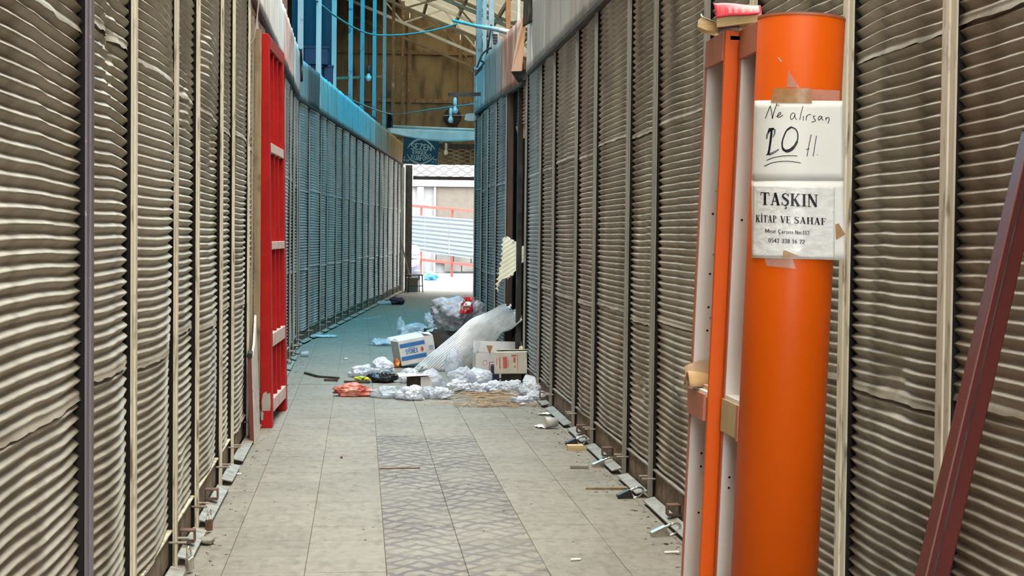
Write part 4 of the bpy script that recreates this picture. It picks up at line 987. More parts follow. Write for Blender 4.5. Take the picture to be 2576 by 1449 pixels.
for k in range(n): latrow(zlat + .02 + (ztop - zlat) * k / n, .035, m_lat, .012, (k % 2) * .155)
for k in range(7):
    X = gx0 + .2 + k * (gx1 - gx0 - .3) / 6; MB().box((X - .018, gyy - .02, zlat), (X + .018, gyy + .02, ztop)).build('stacked_link', m_lat, gt)
MB().box((gx0 - .20, gyy - .06, 0), (gx0 - .02, gyy + .05, 3.3)).build('guide_post', m_gate, gt)
MB().box((gx0 - .2, GY - .19, ztop), (gx1, GY - .13, ztop + .16)).build('lintel', m_dark, gt)
p = at(1013, 560, 40.2)
single(MB().tube([(p.x, p.y, 0), (p.x, p.y, 3.2)], .045, 10), 'drain_pipe', 'white drain pipe beside the gate guide post', 'pipe', m_pipe, (p.x, p.y, 0), smooth=True)
a_, b_ = fl(1027, 700), at(1003, 590, 40.0)
single(MB().tube([at(1030, 692, 39.0), at(1004, 585, 39.7)], .018, 8), 'broom_stick', 'dark broom stick leaning behind the small stool', 'broom', m_wood, at(1030, 692, 39.0))
for k, (px, w) in enumerate(((1001, .07), (1007, .05), (1022, .06))):
    p = at(px, 560, 39.6 + k * .5)
    single(MB().box((p.x - w / 2, p.y - .03, 0), (p.x + w / 2, p.y + .03, 3.15)), 'door_post', ['tan door post at the end of the shutter row', 'thin dark door post behind the broom stick', 'dark door post under the barber sign'][k], 'post', (m_fasT, m_dark, m_wall)[k], (p.x, p.y, 0))
# stool
sp = fl(1041, 735); zt_ = .455
stl = thing('stool', 'small stool with brown seat and black metal legs at the gate', 'stool', (sp.x, sp.y, 0), (0, 0, .25))
MB().box((-.205, -.17, zt_ - .03), (.205, .17, zt_)).build('seat', m_seat, stl, local=True, bevel=.01)
for sx in (-1, 1):
    for sy in (-1, 1): MB().tube([(sx * .175, sy * .14, zt_ - .03), (sx * .19, sy * .155, 0)], .013, 6).build('leg', m_padk, stl, local=True)
    MB().tube([(sx * .185, -.15, .16), (sx * .185, .15, .16)], .009, 6).build('stretcher', m_padk, stl, local=True)
MB().tube([(-.18, -.15, .16), (.18, -.15, .16)], .009, 6).build('stretcher', m_padk, stl, local=True)
single(MB().box((sp.x - .19, sp.y + .26, 0), (sp.x + .12, sp.y + .52, .36)), 'concrete_block', 'grey concrete block behind the small stool', 'block', m_stone, (sp.x, sp.y + .3, 0), bevel=.012)

# barber sign
SY = 37.0
TL, TR, BRr, BLl = at(1016.5, 344.5, SY), at(1105, 352.5, SY - .2), at(1100, 415.5, SY - .2), at(1012, 409, SY)
sgn = thing('barber_sign', 'dark blue hanging sign with arched white barber lettering', 'sign', (BLl + BRr) / 2)
def sgp(u, v, d=0.0):
    p = TL * (1 - u) * (1 - v) + TR * u * (1 - v) + BRr * u * v + BLl * (1 - u) * v; return p + Vector((0, -d, 0))
MB().hexa([sgp(0, 1), sgp(1, 1), sgp(1, 1, -.03), sgp(0, 1, -.03), sgp(0, 0), sgp(1, 0), sgp(1, 0, -.03), sgp(0, 0, -.03)]).build('board', m_signblue, sgn)
def sx_(x, y, d=.004):   # coordinates of the enlarged crop (14.49 px per photo px, origin 1000,330)
    X, Y = 1000 + x / 14.49, 330 + y / 14.49
    # photo pixel -> board uv
    u = (X - (1016.5 + (1012 - 1016.5) * (Y - 344.5) / 65)) / 88.5
    v = (Y - (344.5 + 8 * u)) / (64.5 - 1.5 * u); return sgp(u, v, d)
def word(s, x0, x1, fb_, fh_, gap=.10, boost=1.25):
    mb = MB(); text(mb, s, SAN, x0, x1, lambda X: -fb_(X), fh_, lambda X, Y: sx_(X, -Y), gap, boost); return mb
word('SEZEN', 480, 1250, lambda X: 655 + .085 * (X - 480), lambda X: 232 - ((X - 820) / 400.) ** 2 * 45, .02, 1.1).build('lettering_line', m_signw, sgn)
word('ERKEK', 540, 1075, lambda X: 812 + .09 * (X - 540), lambda X: 120, .06).build('lettering_line', m_signw, sgn)
word('KUAFÖRÜ', 495, 1220, lambda X: 975 + 112 * (1 - ((X - 850) / 370.) ** 2), lambda X: 130 + 85 * (1 - ((X - 850) / 370.) ** 2), .05, 1.1).build('lettering_line', m_signw, sgn)
word('C', 230, 305, lambda X: 990, lambda X: 70).build('lettering_line', m_signw, sgn)
word('BLOK', 205, 430, lambda X: 1085 + .1 * (X - 205), lambda X: 70).build('lettering_line', m_signw, sgn)
word('NO', 1305, 1440, lambda X: 1065 + .1 * (X - 1305), lambda X: 65).build('lettering_line', m_signw, sgn)
word('32.5', 1230, 1415, lambda X: 1170 + .05 * (X - 1230), lambda X: 80).build('lettering_line', m_signw, sgn)
for pts, ws in (([(355, 630), (430, 520), (540, 410), (680, 330), (820, 300), (960, 300)], [8, 40, 55, 60, 58, 30]),
                ([(935, 345), (1010, 330), (1120, 400), (1230, 500), (1310, 600), (1360, 690)], [10, 45, 58, 52, 40, 10]),
                ([(345, 820), (400, 930), (490, 1040), (600, 1110), (720, 1160), (810, 1185)], [8, 30, 50, 58, 52, 25]),
                ([(830, 1180), (920, 1175), (1040, 1140), (1160, 1080), (1270, 990), (1340, 905)], [25, 50, 55, 52, 36, 8])):
    mb = MB(); q = smoothpts(pts, 4); w4 = [ws[min(i // 4, 5)] + (ws[min(i // 4 + 1, 5)] - ws[min(i // 4, 5)]) * (i % 4) / 4 for i in range(len(q))]
    ribbon(mb, q, w4, lambda x, y: sx_(x, y)); mb.build('arc_stroke', m_signw, sgn)
MB().bar(TL + Vector((-.35, .1, -.02)), TL + Vector((.05, .015, -.02)), .04).build('bracket', m_rust, sgn)

# awning roll across the alley
AY = 34.5
aw = thing('awning', 'white rolled awning sagging across the alley before the gable', 'awning', at(1080, 330, AY))
e0, e1 = at(975, 319, AY), at(1255, 330, AY - 1.0)
MB().tube([e0, (e0 + e1) / 2 + Vector((0, 0, -.01)), e1], .045, 12).build('roller', m_pipe, aw, smooth=True)
def awf(u, v):
    p = e0 * (1 - u) + e1 * u; sag = .30 * (u * .5 + sin(pi * min(u * 1.15, 1)) * .7); return p + Vector((0, -.05 - .12 * v, -.03 - (.10 + sag * .55) * v))
MB().grid(awf, 20, 5).build('cloth', m_awn, aw, smooth=True, thick=.006)
# round vent on the gable, behind
p = at(1138, 294, GY - .12)
vt = thing('round_vent', 'dark round vent disc on the rusty gable wall', 'vent', p)
MB().lathe(p, (0, -1, 0), [(.235, -.08), (.235, .02), (.21, .03), (.05, .04)], 28).build('disc', m_fanD, vt)
MB().bar(p + Vector((-.24, -.05, .03)), p + Vector((.42, -.05, .05)), .02).build('cross_bar', m_pipe, vt)

def bulb(px, py, Y, r, m, label, holder=None, cord_to=None):
    c = at(px, py, Y); t = thing('light_bulb', label, 'bulb', c)
    MB().lathe(c, (0, 0, 1), [(.004, -r), (r * .6, -r * .82), (r, -.1 * r), (r * .85, .5 * r), (r * .45, 1.2 * r), (r * .42, 1.7 * r)], 16).build('glass', m, t, smooth=True)
    MB().lathe(c, (0, 0, 1), [(r * .5, 1.6 * r), (r * .62, 2.0 * r), (r * .62, 3.6 * r), (r * .3, 4.2 * r)], 12).build('socket', holder or m, t, smooth=True)
    if cord_to: MB().tube([c + Vector((0, 0, 4 * r)), cord_to], .006, 5).build('cord', m_cable, t)
    return t
br0, br1 = at(1128, 238, 20.4), at(1215, 237, 20.5)
bl_ = thing('lamp_bracket', 'dark bracket arm reaching out from the blue fascia', 'bracket', br1)
MB().bar(br0, br1, .045).build('arm', m_dark, bl_)
MB().bar(br0 + Vector((.28, 0, .30)), br1 + Vector((0, 0, .33)), .025).build('stay', m_rust, bl_)
bulb(1145, 279, 20.4, .042, m_bulbb, 'blue painted bulb hanging from the bracket arm', m_bulbb, at(1145, 238, 20.4))
bulb(1134, 302, 24.0, .045, m_bulb, 'white bulb hanging in front of the round vent', m_bulb, at(1137, 286, 24.0))
bulb(1122, 384, 41.1, .06, m_bulb, 'white bulb hanging beside the barber sign', m_bulb, at(1121, 358, 41.45))
bulb(927, 197, 26.0, .05, m_bulb, 'dusty bulb hanging between the blue posts', m_dark, at(926, 87, 25.8))
lb = thing('lamp_box', 'grey lamp box fixed at the end of the blue fascia', 'lamp', at(1183, 300, 21.9))
MB().hexa([at(1168, 302, 21.55), at(1206, 300, 21.55), at(1206, 300, 21.75), at(1168, 302, 21.75), at(1172, 286, 21.55), at(1206, 284, 21.55), at(1206, 284, 21.75), at(1172, 286, 21.75)]).build('box', m_lampbox, lb)
MB().obox(at(1184, 303, 22.0), (.06, 0, 0), (0, .06, 0), (0, 0, .008)).build('lens', m_pipe, lb)

# ================================================================== OUTSIDE THE GATE
struct(MB().box((-25, 41.6, -.12), (45, 80, -.01)).build('ground', m_outg))
OY = 60.0
def orect(px0, py0, px1, py1, Y, d=.3):
    a = at(px0, py1, Y); b = at(px1, py0, Y); return MB().box((a.x, Y, a.z), (b.x, Y + d, b.z))
bd = thing('street_building', 'bright white building across the street with beige recessed panel', 'building', (3.5, OY, 0))
MB().box((-12, OY, 0), (25, OY + .4, 14)).build('wall', m_outw, bd)
orect(1096, 470, 1420, 596, OY - .1, .1).build('panel', m_outp, bd)
orect(1090, 466, 1097, 690, OY - .16, .16).build('pilaster', m_outw, bd)
orect(1048, 470, 1066, 690, OY - .2, .2).build('pilaster', m_outw, bd)
orect(1030, 455, 1420, 468, OY - .25, .25).build('lintel', m_outw, bd)
for k in range(4):
    for j in range(2):
        x0 = 1098 + k * 44 + j * 20; orect(x0, 640 + j * 22, x0 + 42, 661 + j * 22, OY - .18, .18).build('block', m_outc, bd)
fA, fB = at(1030, 540, 57.0), at(1240, 556, 51.5)
fn_ = thing('metal_fence', 'pale blue corrugated metal fence with red rails outside the gate', 'fence', ((fA.x + fB.x) / 2, (fA.y + fB.y) / 2, 0))
def fence_sheet(u0, u1):
    A0, A1 = at(1030, 540, 57.0), at(1240, 556, 51.5); B0, B1 = at(1030, 629, 57.0), at(1240, 658, 51.5)
    def f(u, v):
        w = u0 + (u1 - u0) * u; p = (A0 * (1 - w) + A1 * w) * (1 - v) + (B0 * (1 - w) + B1 * w) * v
        return p + Vector((0, -.035 * sin(v * 2 * pi * 9), 0))
    return MB().grid(f, 4, 90)
for u0, u1 in ((0, .2), (.2, .5), (.5, .78), (.78, 1)): fence_sheet(u0 + .003, u1 - .003).build('corrugated_sheet', m_fence, fn_, smooth=True)
MB().bar(at(1030, 517, 57.2), at(1240, 535, 51.7), .09).build('rail', m_redrail, fn_)
MB().bar(at(1030, 650, 57.2), at(1240, 673, 51.7), .09).build('rail', m_redrail, fn_)
for px, Y, y0 in ((1060, 56.3, 519), (1138, 54.2, 526), (1215, 52.2, 532)):
    t0 = at(px, y0, Y); MB().box((t0.x - .04, Y - .04, 0), (t0.x + .04, Y + .04, t0.z)).build('post', m_redrail, fn_)

# ================================================================== UPPER STRUCTURE
blue_x = [(755, m_blueP), (800, m_paleP), (838, m_paleP), (879, m_blueP), (908, m_blueP), (938, m_blueP), (963, m_blueP), (985, m_rustP), (1009, m_rustP)]
for k, (px, m) in enumerate(blue_x):
    Y = -10853 / (px - 1281); q = farpt(Y); w = .075; z0 = 3.72
    o = single(MB().box((q.x - w / 2, q.y - .04, z0 - .36), (q.x + w / 2, q.y + .04, rz(q.x) - .15)), 'steel_post',
               '%s steel post rising from the long fascia, %s before the gable' % ({m_blueP: 'blue painted', m_paleP: 'pale blue', m_rustP: 'rusty brown'}[m], ordn(8 - k)), 'post', m, (q.x, q.y, z0 - .36),
               'posts above the long fascia')
for px, Y, w, m, lab, z0 in ((1205, 21.3, .075, m_blueP, 'blue steel post above the end of the blue fascia', 3.3), (1219, 21.0, .05, m_paleP, 'slim pale post beside the blue post over the fascia', 3.3),
                         (1236, 20.4, .07, m_pipe, 'grey white post above the grey fascia sheet', 3.3), (1278, 18.6, .055, m_orgP, 'orange brown post above the rusty fascia', 3.3), (1304, 16.4, .03, m_pipe, 'thin white pipe post over the rusty fascia', 3.3)):
    p = at(px, 60, Y)
    single(MB().box((p.x - w / 2, Y - .035, z0), (p.x + w / 2, Y + .035, rz(p.x) - .15)), 'steel_post', lab, 'post', m, (p.x, Y, z0), 'posts above the bookcase side')
p = at(718, 40, 17.9)
single(MB().box((p.x - .09, p.y, 3.3), (p.x + .02, p.y + .06, rz(p.x) - .1)), 'steel_post', 'brown steel post behind the pinkish rusty fascia', 'post', m_fasO, (p.x, p.y, 3.3))
# cross rails between the posts
single(MB().bar(at(838, 197, 24.7), at(962, 192, 34.2), .04), 'cross_rail', 'thin rusty rail running between the blue posts', 'rail', m_rustP, at(838, 197, 24.7))
single(MB().bar(at(985, 62, 22), at(1300, 80, 16.6), .05), 'conduit_pipe', 'white conduit slanting from the roof to the rusty fascia', 'pipe', m_pipe, at(1300, 80, 16.6)) if False else None
cp = thing('conduit_pipe', 'white conduit pipe slanting down to the rusty fascia', 'pipe', at(1292, 82, 16.8))
MB().tube([at(1140, 52, 24), at(1200, 66, 20.6), at(1250, 74, 18.4), at(1295, 84, 16.8)], [.02, .024, .03, .03], 8).build('pipe', m_pipe, cp, smooth=True)
# dark store behind the posts: hanging tarp, crates
tp = at(790, 100, 26.0)
def tarpf(u, v):
    a0 = at(735, -60, 25.0); b0 = at(835, -60, 27.0); p = a0 * (1 - u) + b0 * u; zb = 3.38
    return Vector((p.x, p.y + .08 * sin(u * 14) + .05 * nse(u * 5, v * 3), p.z + (zb - p.z) * v))
single(MB().grid(tarpf, 30, 10), 'tarpaulin', 'dark blue tarpaulin hanging behind the pale posts', 'tarpaulin', m_tarp, (tp.x, tp.y, 3.38), smooth=True)
for k, (px0, py0, px1, py1) in enumerate(((765, 117, 826, 162), (768, 164, 812, 205), (814, 164, 838, 214))):
    Y = 24.3 + .05 * k; a0 = at(px0, py1, Y); b0 = at(px1, py0, Y)
    t = thing('plastic_crate', ['dark blue crate on top of the two crates behind the posts', 'left lower dark blue crate under the top crate', 'small dark blue crate beside the lower crate behind the posts'][k], 'crate', (a0.x, Y, a0.z), group='crates on the stall roof')
    if k == 1: t['label'] = 'wide lower dark blue crate directly under the top crate'
    MB().box((a0.x, Y, a0.z), (b0.x, Y + .35, b0.z)).build('body', m_crate, t, bevel=.01)
    MB().box((a0.x - .01, Y - .012, b0.z - .03), (b0.x + .01, Y + .36, b0.z)).build('rim', m_crate, t)
    if k: 
        MB().box((a0.x + .05, Y + .05, 3.36), (b0.x - .05, Y + .3, a0.z)).build('base', m_crate, t)
def cloth_hang(name, label, cat, pa, pb, pc, pd, m, fold=.03, seed=0.0):
    """hanging cloth between top pa-pb and bottom pd-pc"""
    def f(u, v):
        p = (pa * (1 - u) + pb * u) * (1 - v) + (pd * (1 - u) + pc * u) * v
        return p + Vector((0, -fold * sin(u * 11 + seed + v) - fold * nse(u * 4 + seed, v * 3), 0))
    return single(MB().grid(f, 16, 14), name, label, cat, m, (pc + pd) / 2, smooth=True, thick=.006)
cloth_hang('hanging_rag', 'black rag hanging where the pinkish fascia ends', 'rag', at(736, 118, 19.2), at(760, 122, 19.3), at(762, 205, 19.3), at(742, 206, 19.2), m_bagk, .03, 1)
cloth_hang('hanging_tarp', 'dark olive tarp flap hanging above the cream fascia end', 'tarp', at(1318, -30, 14.4), at(1352, -30, 14.2), at(1346, 52, 14.2), at(1316, 68, 14.4), mat('olive_tarp', (.035, .035, .018), None, .7), .02, 3)
cloth_hang('hanging_rag', 'black rag tied on the cable above the awning end', 'rag', at(976, 282, 33.5), at(986, 283, 33.5), at(988, 320, 33.5), at(972, 322, 33.5), m_bagk, .03, 5)
cloth_hang('torn_netting', 'teal torn netting caught on the blue fascia edge', 'netting', at(905, 285, 28.6), at(950, 295, 31.8), at(940, 312, 31.5), at(905, 306, 28.6), mat('teal_net', (.03, .12, .13), (.08, .2, .2), .8), .06, 7)
# rust red fascia: folded loose sheet + cables and meter box
def fold(name, label, pts, Y0, m, th=.05):
    P = [at(x, y, Y0 + dy) for x, y, dy in pts]
    return single(MB().poly(P, (.0, th, 0)), name, label, 'sheet', m, P[-1])
fold('folded_sheet', 'folded orange rusty sheet strip hanging at the burnt opening', [(1316, 52, 0), (1322, 70, .0), (1313, 178, 0), (1287, 179, .3), (1304, 80, .3)], 14.9, mat('orange_rust_sheet', (.70, .36, .18), (.76, .52, .38), .6, 0, 6, (1, 1, .1)))
fold('burnt_scrap', 'dark burnt metal scrap wedged below the folded rusty sheet', [(1287, 180, .3), (1334, 172, 0), (1322, 200, 0), (1305, 208, .2)], 15.0, m_char)
mbx = thing('meter_box', 'small white meter box on the grey fascia', 'meter box', at(1246, 118, 19.1))
MB().obox(at(1246, 100, 19.1), (.045, 0, 0), (0, .05, 0), (0, 0, .11)).build('box', m_pipe, mbx, bevel=.008)
for k in range(4): MB().obox(at(1246, 88 + 7 * k, 19.04), (.028, 0, 0), (0, .004, 0), (0, 0, .010)).build('label_strip', m_dark, mbx)
def cable(label, pts, r, m, name='cable', n=10):
    q = []
    for i in range(len(pts) - 1):
        p0 = pts[max(i - 1, 0)]; p1 = pts[i]; p2 = pts[i + 1]; p3 = pts[min(i + 2, len(pts) - 1)]
        for j in range(n):
            t = j / n; q.append(.5 * (2 * p1 + (p2 - p0) * t + (2 * p0 - 5 * p1 + 4 * p2 - p3) * t * t + (3 * p1 - p0 - 3 * p2 + p3) * t ** 3))
    q.append(pts[-1]); return single(MB().tube(q, r, 6), name, label, 'cable', m, pts[0], smooth=True)
cable('dusty cable swagged high across the alley between the posts', [at(795, 0, 22.4), at(850, 45, 24), at(925, 84, 25.8), at(1000, 88, 27), at(1080, 78, 28), at(1150, 60, 29)], .014, m_cableW)
cable('long cable from the pale posts via the black rag to the blue fascia', [at(800, 210, 22.5), at(880, 250, 26.5), at(985, 287, 33.4), at(1090, 275, 27), at(1192, 262, 21.5)], .013, m_cableW)
for k, pts in enumerate(([(1200, 170), (1215, 135), (1240, 120), (1252, 138)], [(1196, 185), (1225, 150), (1250, 125), (1262, 118)], [(1205, 150), (1230, 162), (1248, 150), (1240, 120)],
                         [(1232, 175), (1228, 200), (1236, 212), (1238, 180)], [(1195, 190), (1212, 170), (1222, 150), (1236, 62)])):
    cable(['looped black cable on the post over the blue fascia', 'black cable slung along the fascia top to the rusty sheet', 'knotted black cable below the meter box', 'short black cable loop dangling on the grey fascia', 'black cable climbing past the meter box'][k],
          [at(x, y, 19.8 + .1 * k) for x, y in pts], .013, m_cable)
cable('thin black wire hanging on the cream fascia', [at(1390, -10, 13.2), at(1386, 30, 13.2), at(1382, 70, 13.2), at(1388, 84, 13.2)], .006, m_cable)
cable('thin wire dangling beside the grey plank', [at(652, -5, 11.2), at(640, 90, 11.2), at(628, 110, 11.2)], .006, m_cableW)
cable('thin black cable drooping over the blue part of the long fascia', [at(941, 300, 31.8), at(944, 340, 31.8), at(948, 362, 31.9), at(943, 380, 31.8)], .012, m_cable)

# ================================================================== BURNT OPENING
bp = at(1303, 600, 15.75)
single(MB().box((bp.x - .012, bp.y - .05, 0), (bp.x + .035, bp.y + .05, 3.2)), 'charred_post', 'charred black post standing in the burnt opening', 'post', m_char, (bp.x, bp.y, 0))
bp = at(1284, 500, 16.75)
single(MB().box((bp.x - .03, bp.y - .05, 0), (bp.x + .02, bp.y + .05, 3.1)), 'charred_post', 'charred post with rusty edge against the torn shutter', 'post', mat('charred_rust', (.10, .045, .03), (.03, .025, .02), .8, 0, 5, (1, 1, .2)), (bp.x, bp.y, 0))
# rust red shutter remnant twisted in the opening
def rr(u, v):
    a0, b0, c0, d0 = at(1309, 212, 16.2), at(1329, 196, 15.2), at(1328, 318, 15.2), at(1300, 322, 16.4)
    p = (a0 * (1 - u) + b0 * u) * (1 - v) + (d0 * (1 - u) + c0 * u) * v
    return p + Vector((-.010 * sin(v * 2 * pi * 12.5), -.010 * sin(v * 2 * pi * 12.5), .03 * sin(u * 2)))
single(MB().grid(rr, 10, 110), 'shutter_remnant', 'rust red twisted shutter remnant high in the burnt opening', 'shutter', mat('rust_red_sheet', (.52, .20, .12), (.62, .42, .34), .55, .1, 5), at(1314, 322, 15.8), smooth=True, thick=.003)
fold('burnt_scrap', 'brown burnt scrap hanging below the rust red shutter remnant', [(1298, 318, .3), (1326, 308, 0), (1325, 345, 0), (1306, 352, .2)], 15.6, m_card, .03)
# peeled cream sheet: ragged corrugated sheet bent out of the torn shutter
outline = [(1264, 598), (1278, 596), (1291, 604), (1300, 610), (1327, 627), (1326, 655), (1312, 664), (1301, 678), (1290, 692), (1276, 700), (1264, 702), (1256, 712), (1250, 735), (1249, 716), (1254, 690), (1262, 650)]
def inside(x, y):
    c = False; n = len(outline)
    for i in range(n):
        x0, y0 = outline[i]; x1, y1 = outline[(i + 1) % n]
        if (y0 > y) != (y1 > y) and x < (x1 - x0) * (y - y0) / (y1 - y0) + x0: c = not c
    return c
def cr(u, v):
    x = 1246 + 84 * u; y = 590 + 150 * v
    t = (x * .55 + y * .85) / 6.2 * 2 * pi / 1.55
    return at(x, y, 16.75 - .75 * u - .55 * v) + Vector((.006 * sin(t) * 1.5, -.014 * sin(t), 0))
def keepc(u, v):
    x = 1246 + 84 * u; y = 590 + 150 * v; return inside(x + 2.5 * nse(x * .3, y * .3), y + 2.5 * nse(x * .3 + 9, y * .3))
single(MB().grid(cr, 84, 150, keepc), 'peeled_sheet', 'cream corrugated sheet peeled out of the torn shutter', 'sheet', m_cream, at(1285, 720, 16.6), smooth=True, thick=.004)

# ================================================================== RUBBISH HEAP
def blob(name, label, cat, c, size, m, seed, crumple=.35, group=None, detail=5, peak=0.0, smooth=True, lean=(0, 0), zscale_top=1.0):
    """crumpled bag resting on its flat underside; c = base centre"""
    bm = bmesh.new(); bmesh.ops.create_icosphere(bm, subdivisions=detail, radius=1.0)
    mb = MB(); S = Vector((seed * 3.7, seed * 1.3, seed * 5.1)); c = Vector(c)
    for v in bm.verts:
        d = v.co.normalized()
        W = d + Vector((noise.noise(d * 2.1 + S), noise.noise(d * 2.1 + S + Vector((7, 1, 3))), noise.noise(d * 2.1 + S + Vector((2, 9, 5))))) * .45
        r1 = 1 - 2.2 * abs(noise.noise(W * 2.3 + S)); r2 = 1 - 2.2 * abs(noise.noise(W * 5.0 + S)); r3 = 1 - 2.2 * abs(noise.noise(W * 11.0 + S))
        r = .82 + crumple * (noise.noise(d * 1.4 + S) * 1.0 + r1 * abs(r1) * .40 + r2 * .11 + r3 * .04)
        if d.z > .1: r += crumple * .7 * max(0, noise.noise(d * 3.1 + S * 1.7) - .12)
        p = Vector((d.x * r * size[0], d.y * r * size[1], d.z * r * size[2]))
        if p.z > 0 and peak: k = p.z / size[2]; p.x *= 1 - peak * k * .6; p.y *= 1 - peak * k * .6
        z = p.z + size[2] * .78
        z = max(z, .012 * abs(noise.noise(d * 6 + S)))
        mb.v.append(c + Vector((p.x + lean[0] * z, p.y + lean[1] * z, z)))
    mb.f = [tuple(v.index for v in f.verts) for f in bm.faces]; bm.free()
    return single(mb, name, label, cat, m, c, group, smooth=smooth)
def film(name, label, cat, c, lx, ly, h, m, seed, rot=0.0, group=None, nx=22, ny=16):
    """crumpled film lying on the floor, ragged outline"""
    c = Vector(c); ca, sa = cos(rot), sin(rot)
    def f(u, v):
        x = (u - .5) * lx * (1 + .25 * nse(v * 4 + seed, 1)); y = (v - .5) * ly * (1 + .25 * nse(u * 4 + seed, 2))
        e = sin(pi * u) * sin(pi * v)
        z = .004 + h * (max(0, .35 + .9 * nse(u * 3 + seed, v * 3) + .7 * abs(nse(u * 8 + seed, v * 8))) * (.25 + e) + .12 * abs(nse(u * 17, v * 17 + seed)))
        return c + Vector((x * ca - y * sa, x * sa + y * ca, z))
    def k(u, v): return (u - .5) ** 2 + (v - .5) ** 2 < .19 + .1 * nse(u * 3 + seed, v * 3 + seed)
    return single(MB().grid(f, nx, ny, k), name, label, cat, m, c, group, thick=.002)
def px2(px0, px1, Y): return (px1 - px0) * Y / F
# --- corrugated galvanised sheet
def gs(u, v):
    # u across the ridges (near edge -> far edge), v along the ridges from the floor foot up to the wall
    F0, F1 = fl(1188, 934), fl(1030, 936)
    T0, T1 = at(1326, 797, 15.55), at(1293, 753, 16.9)
    M0, M1 = at(1252, 862, 16.0), at(1160, 830, 17.0)
    a = F0 * (1 - u) + F1 * u; b = T0 * (1 - u) + T1 * u; m_ = M0 * (1 - u) + M1 * u
    p = a * (1 - v) ** 2 + (m_ * 2 - (a + b) * .5) * (2 * v * (1 - v)) + b * v * v
    w = .012 * sin(u * 2 * pi * 21)
    kink = .05 * math.exp(-((v - .58) / .12) ** 2)
    return p + Vector((-.3 * w, -.45 * w, w + kink + .02 * nse(u * 3, v * 3)))
def gk(u, v): return not (v > .93 + .05 * nse(u * 9, 2)) and not (v < .02 + .03 * nse(u * 11, 5))
gsh = single(MB().grid(gs, 210, 40, gk), 'corrugated_sheet_metal', 'big galvanised corrugated sheet sprawled from the burnt opening onto the rubbish', 'metal sheet', m_galv, fl(1120, 950), smooth=True, thick=.002)
# --- cartons
def carton(name, label, loc, rz_, tilt, size, m, flaps=(), inside=None):
    t = thing(name, label, 'box', loc, (tilt[0], tilt[1], rz_)); x, y, z = size; th = .006
    MB().box((-x, -y, 0), (x, y, th)).build('bottom', m, t, local=True)
    for nm, a, b in (('front_side', (-x, -y, 0), (x, -y + th, z)), ('back_side', (-x, y - th, 0), (x, y, z)), ('end_side', (-x, -y + th, 0), (-x + th, y - th, z)), ('end_side', (x - th, -y + th, 0), (x, y - th, z))):
        MB().box(a, b).build(nm, m, t, local=True)
    for ed, ang_, ln in flaps:   # edge, opening angle from the box plane, length
        o = {'f': Vector((0, -y, z)), 'b': Vector((0, y, z)), 'l': Vector((-x, 0, z)), 'r': Vector((x, 0, z))}[ed]
        out = {'f': Vector((0, -1, 0)), 'b': Vector((0, 1, 0)), 'l': Vector((-1, 0, 0)), 'r': Vector((1, 0, 0))}[ed]
        wv = Vector((x, 0, 0)) if ed in 'fb' else Vector((0, y, 0)); d_ = out * cos(ang_) + Vector((0, 0, sin(ang_)))
        MB().obox(o + d_ * (ln / 2), d_ * (ln / 2), wv * .985, d_.cross(wv.normalized()) * (th / 2)).build('flap', m, t, local=True)
    return t
# blue-striped carton
q = fl(1046, 925)
bw_ = carton('carton_box', 'white carton with blue stripes and red emblem under the galvanised sheet', (q.x, q.y + .15, .055), radians(14), (0, radians(-10)), (.20, .16, .27), m_boxW, (('l', radians(20), .10), ('b', radians(5), .15), ('f', radians(168), .15), ('r', radians(160), .1)))
def fr(x, z, d=.003): return Vector((x, -.16 - d, z))
for z0, z1 in ((.195, .238), (.055, .098)):
    MB().add([fr(-.19, z0), fr(.095, z0), fr(.095, z1), fr(-.19, z1)], [(0, 1, 2, 3)]).build('blue_stripe', m_blueprint, bw_, local=True)
mb = MB(); SAN['s_'] = SAN['S']
text(mb, 'SYONEX', {**SAN, 'Y': (.6, [([(.05, 1), (.3, .5), (.55, 1)], bw), ([(.3, .5), (.3, 0)], bw)])}, -.135, .005, .118, .052, lambda X, Y: fr(X, Y, .004), .05, 1.35)
mb.build('brand_lettering', m_blueprint, bw_, local=True)
mb = MB(); ribbon(mb, [(-.10, .18), (-.03, .18)], .007, lambda X, Y: fr(X, Y, .004)); mb.build('thin_blue_line', m_blueprint, bw_, local=True)
mb = MB(); mb.add([fr(.055 + .017 * cos(a * pi / 6), .145 + .027 * sin(a * pi / 6), .004) for a in range(12)], [tuple(range(12))]); mb.build('red_emblem', m_redprint, bw_, local=True)
for k in range(2): MB().add([fr(.135, .15 - .03 * k), fr(.185, .15 - .03 * k), fr(.185, .165 - .03 * k), fr(.135, .165 - .03 * k)], [(0, 1, 2, 3)]).build('faint_print', m_lblue, bw_, local=True)
# open white carton with dark label
q = at(1254, 957, 15.75)
bo = carton('carton_box', 'open white carton with navy label behind the cream carton', (q.x, q.y, .01), radians(2), (0, radians(1)), (.255, .15, .245), m_boxW, (('b', radians(80), .11), ('l', radians(110), .12), ('r', radians(40), .12)))
def fo(x, z, d=.003): return Vector((x, -.15 - d, z))
MB().add([fo(-.12, .05), fo(.1, .05), fo(.1, .165), fo(-.12, .165)], [(0, 1, 2, 3)]).build('label_border', m_redprint, bo, local=True)
MB().add([fo(-.112, .055, .004), fo(.095, .055, .004), fo(.095, .158, .004), fo(-.112, .158, .004)], [(0, 1, 2, 3)]).build('label_paper', m_boxW, bo, local=True)
MB().add([fo(-.10, .09, .005), fo(0, .09, .005), fo(0, .14, .005), fo(-.10, .14, .005)], [(0, 1, 2, 3)]).build('navy_label', m_navy, bo, local=True)
mb = MB(); ribbon(mb, arc(-.16, .155, .02, .024, 0, 360, 20), .004, lambda x, y: fo(x, y, .004)); mb.build('round_stamp', m_redprint, bo, local=True)
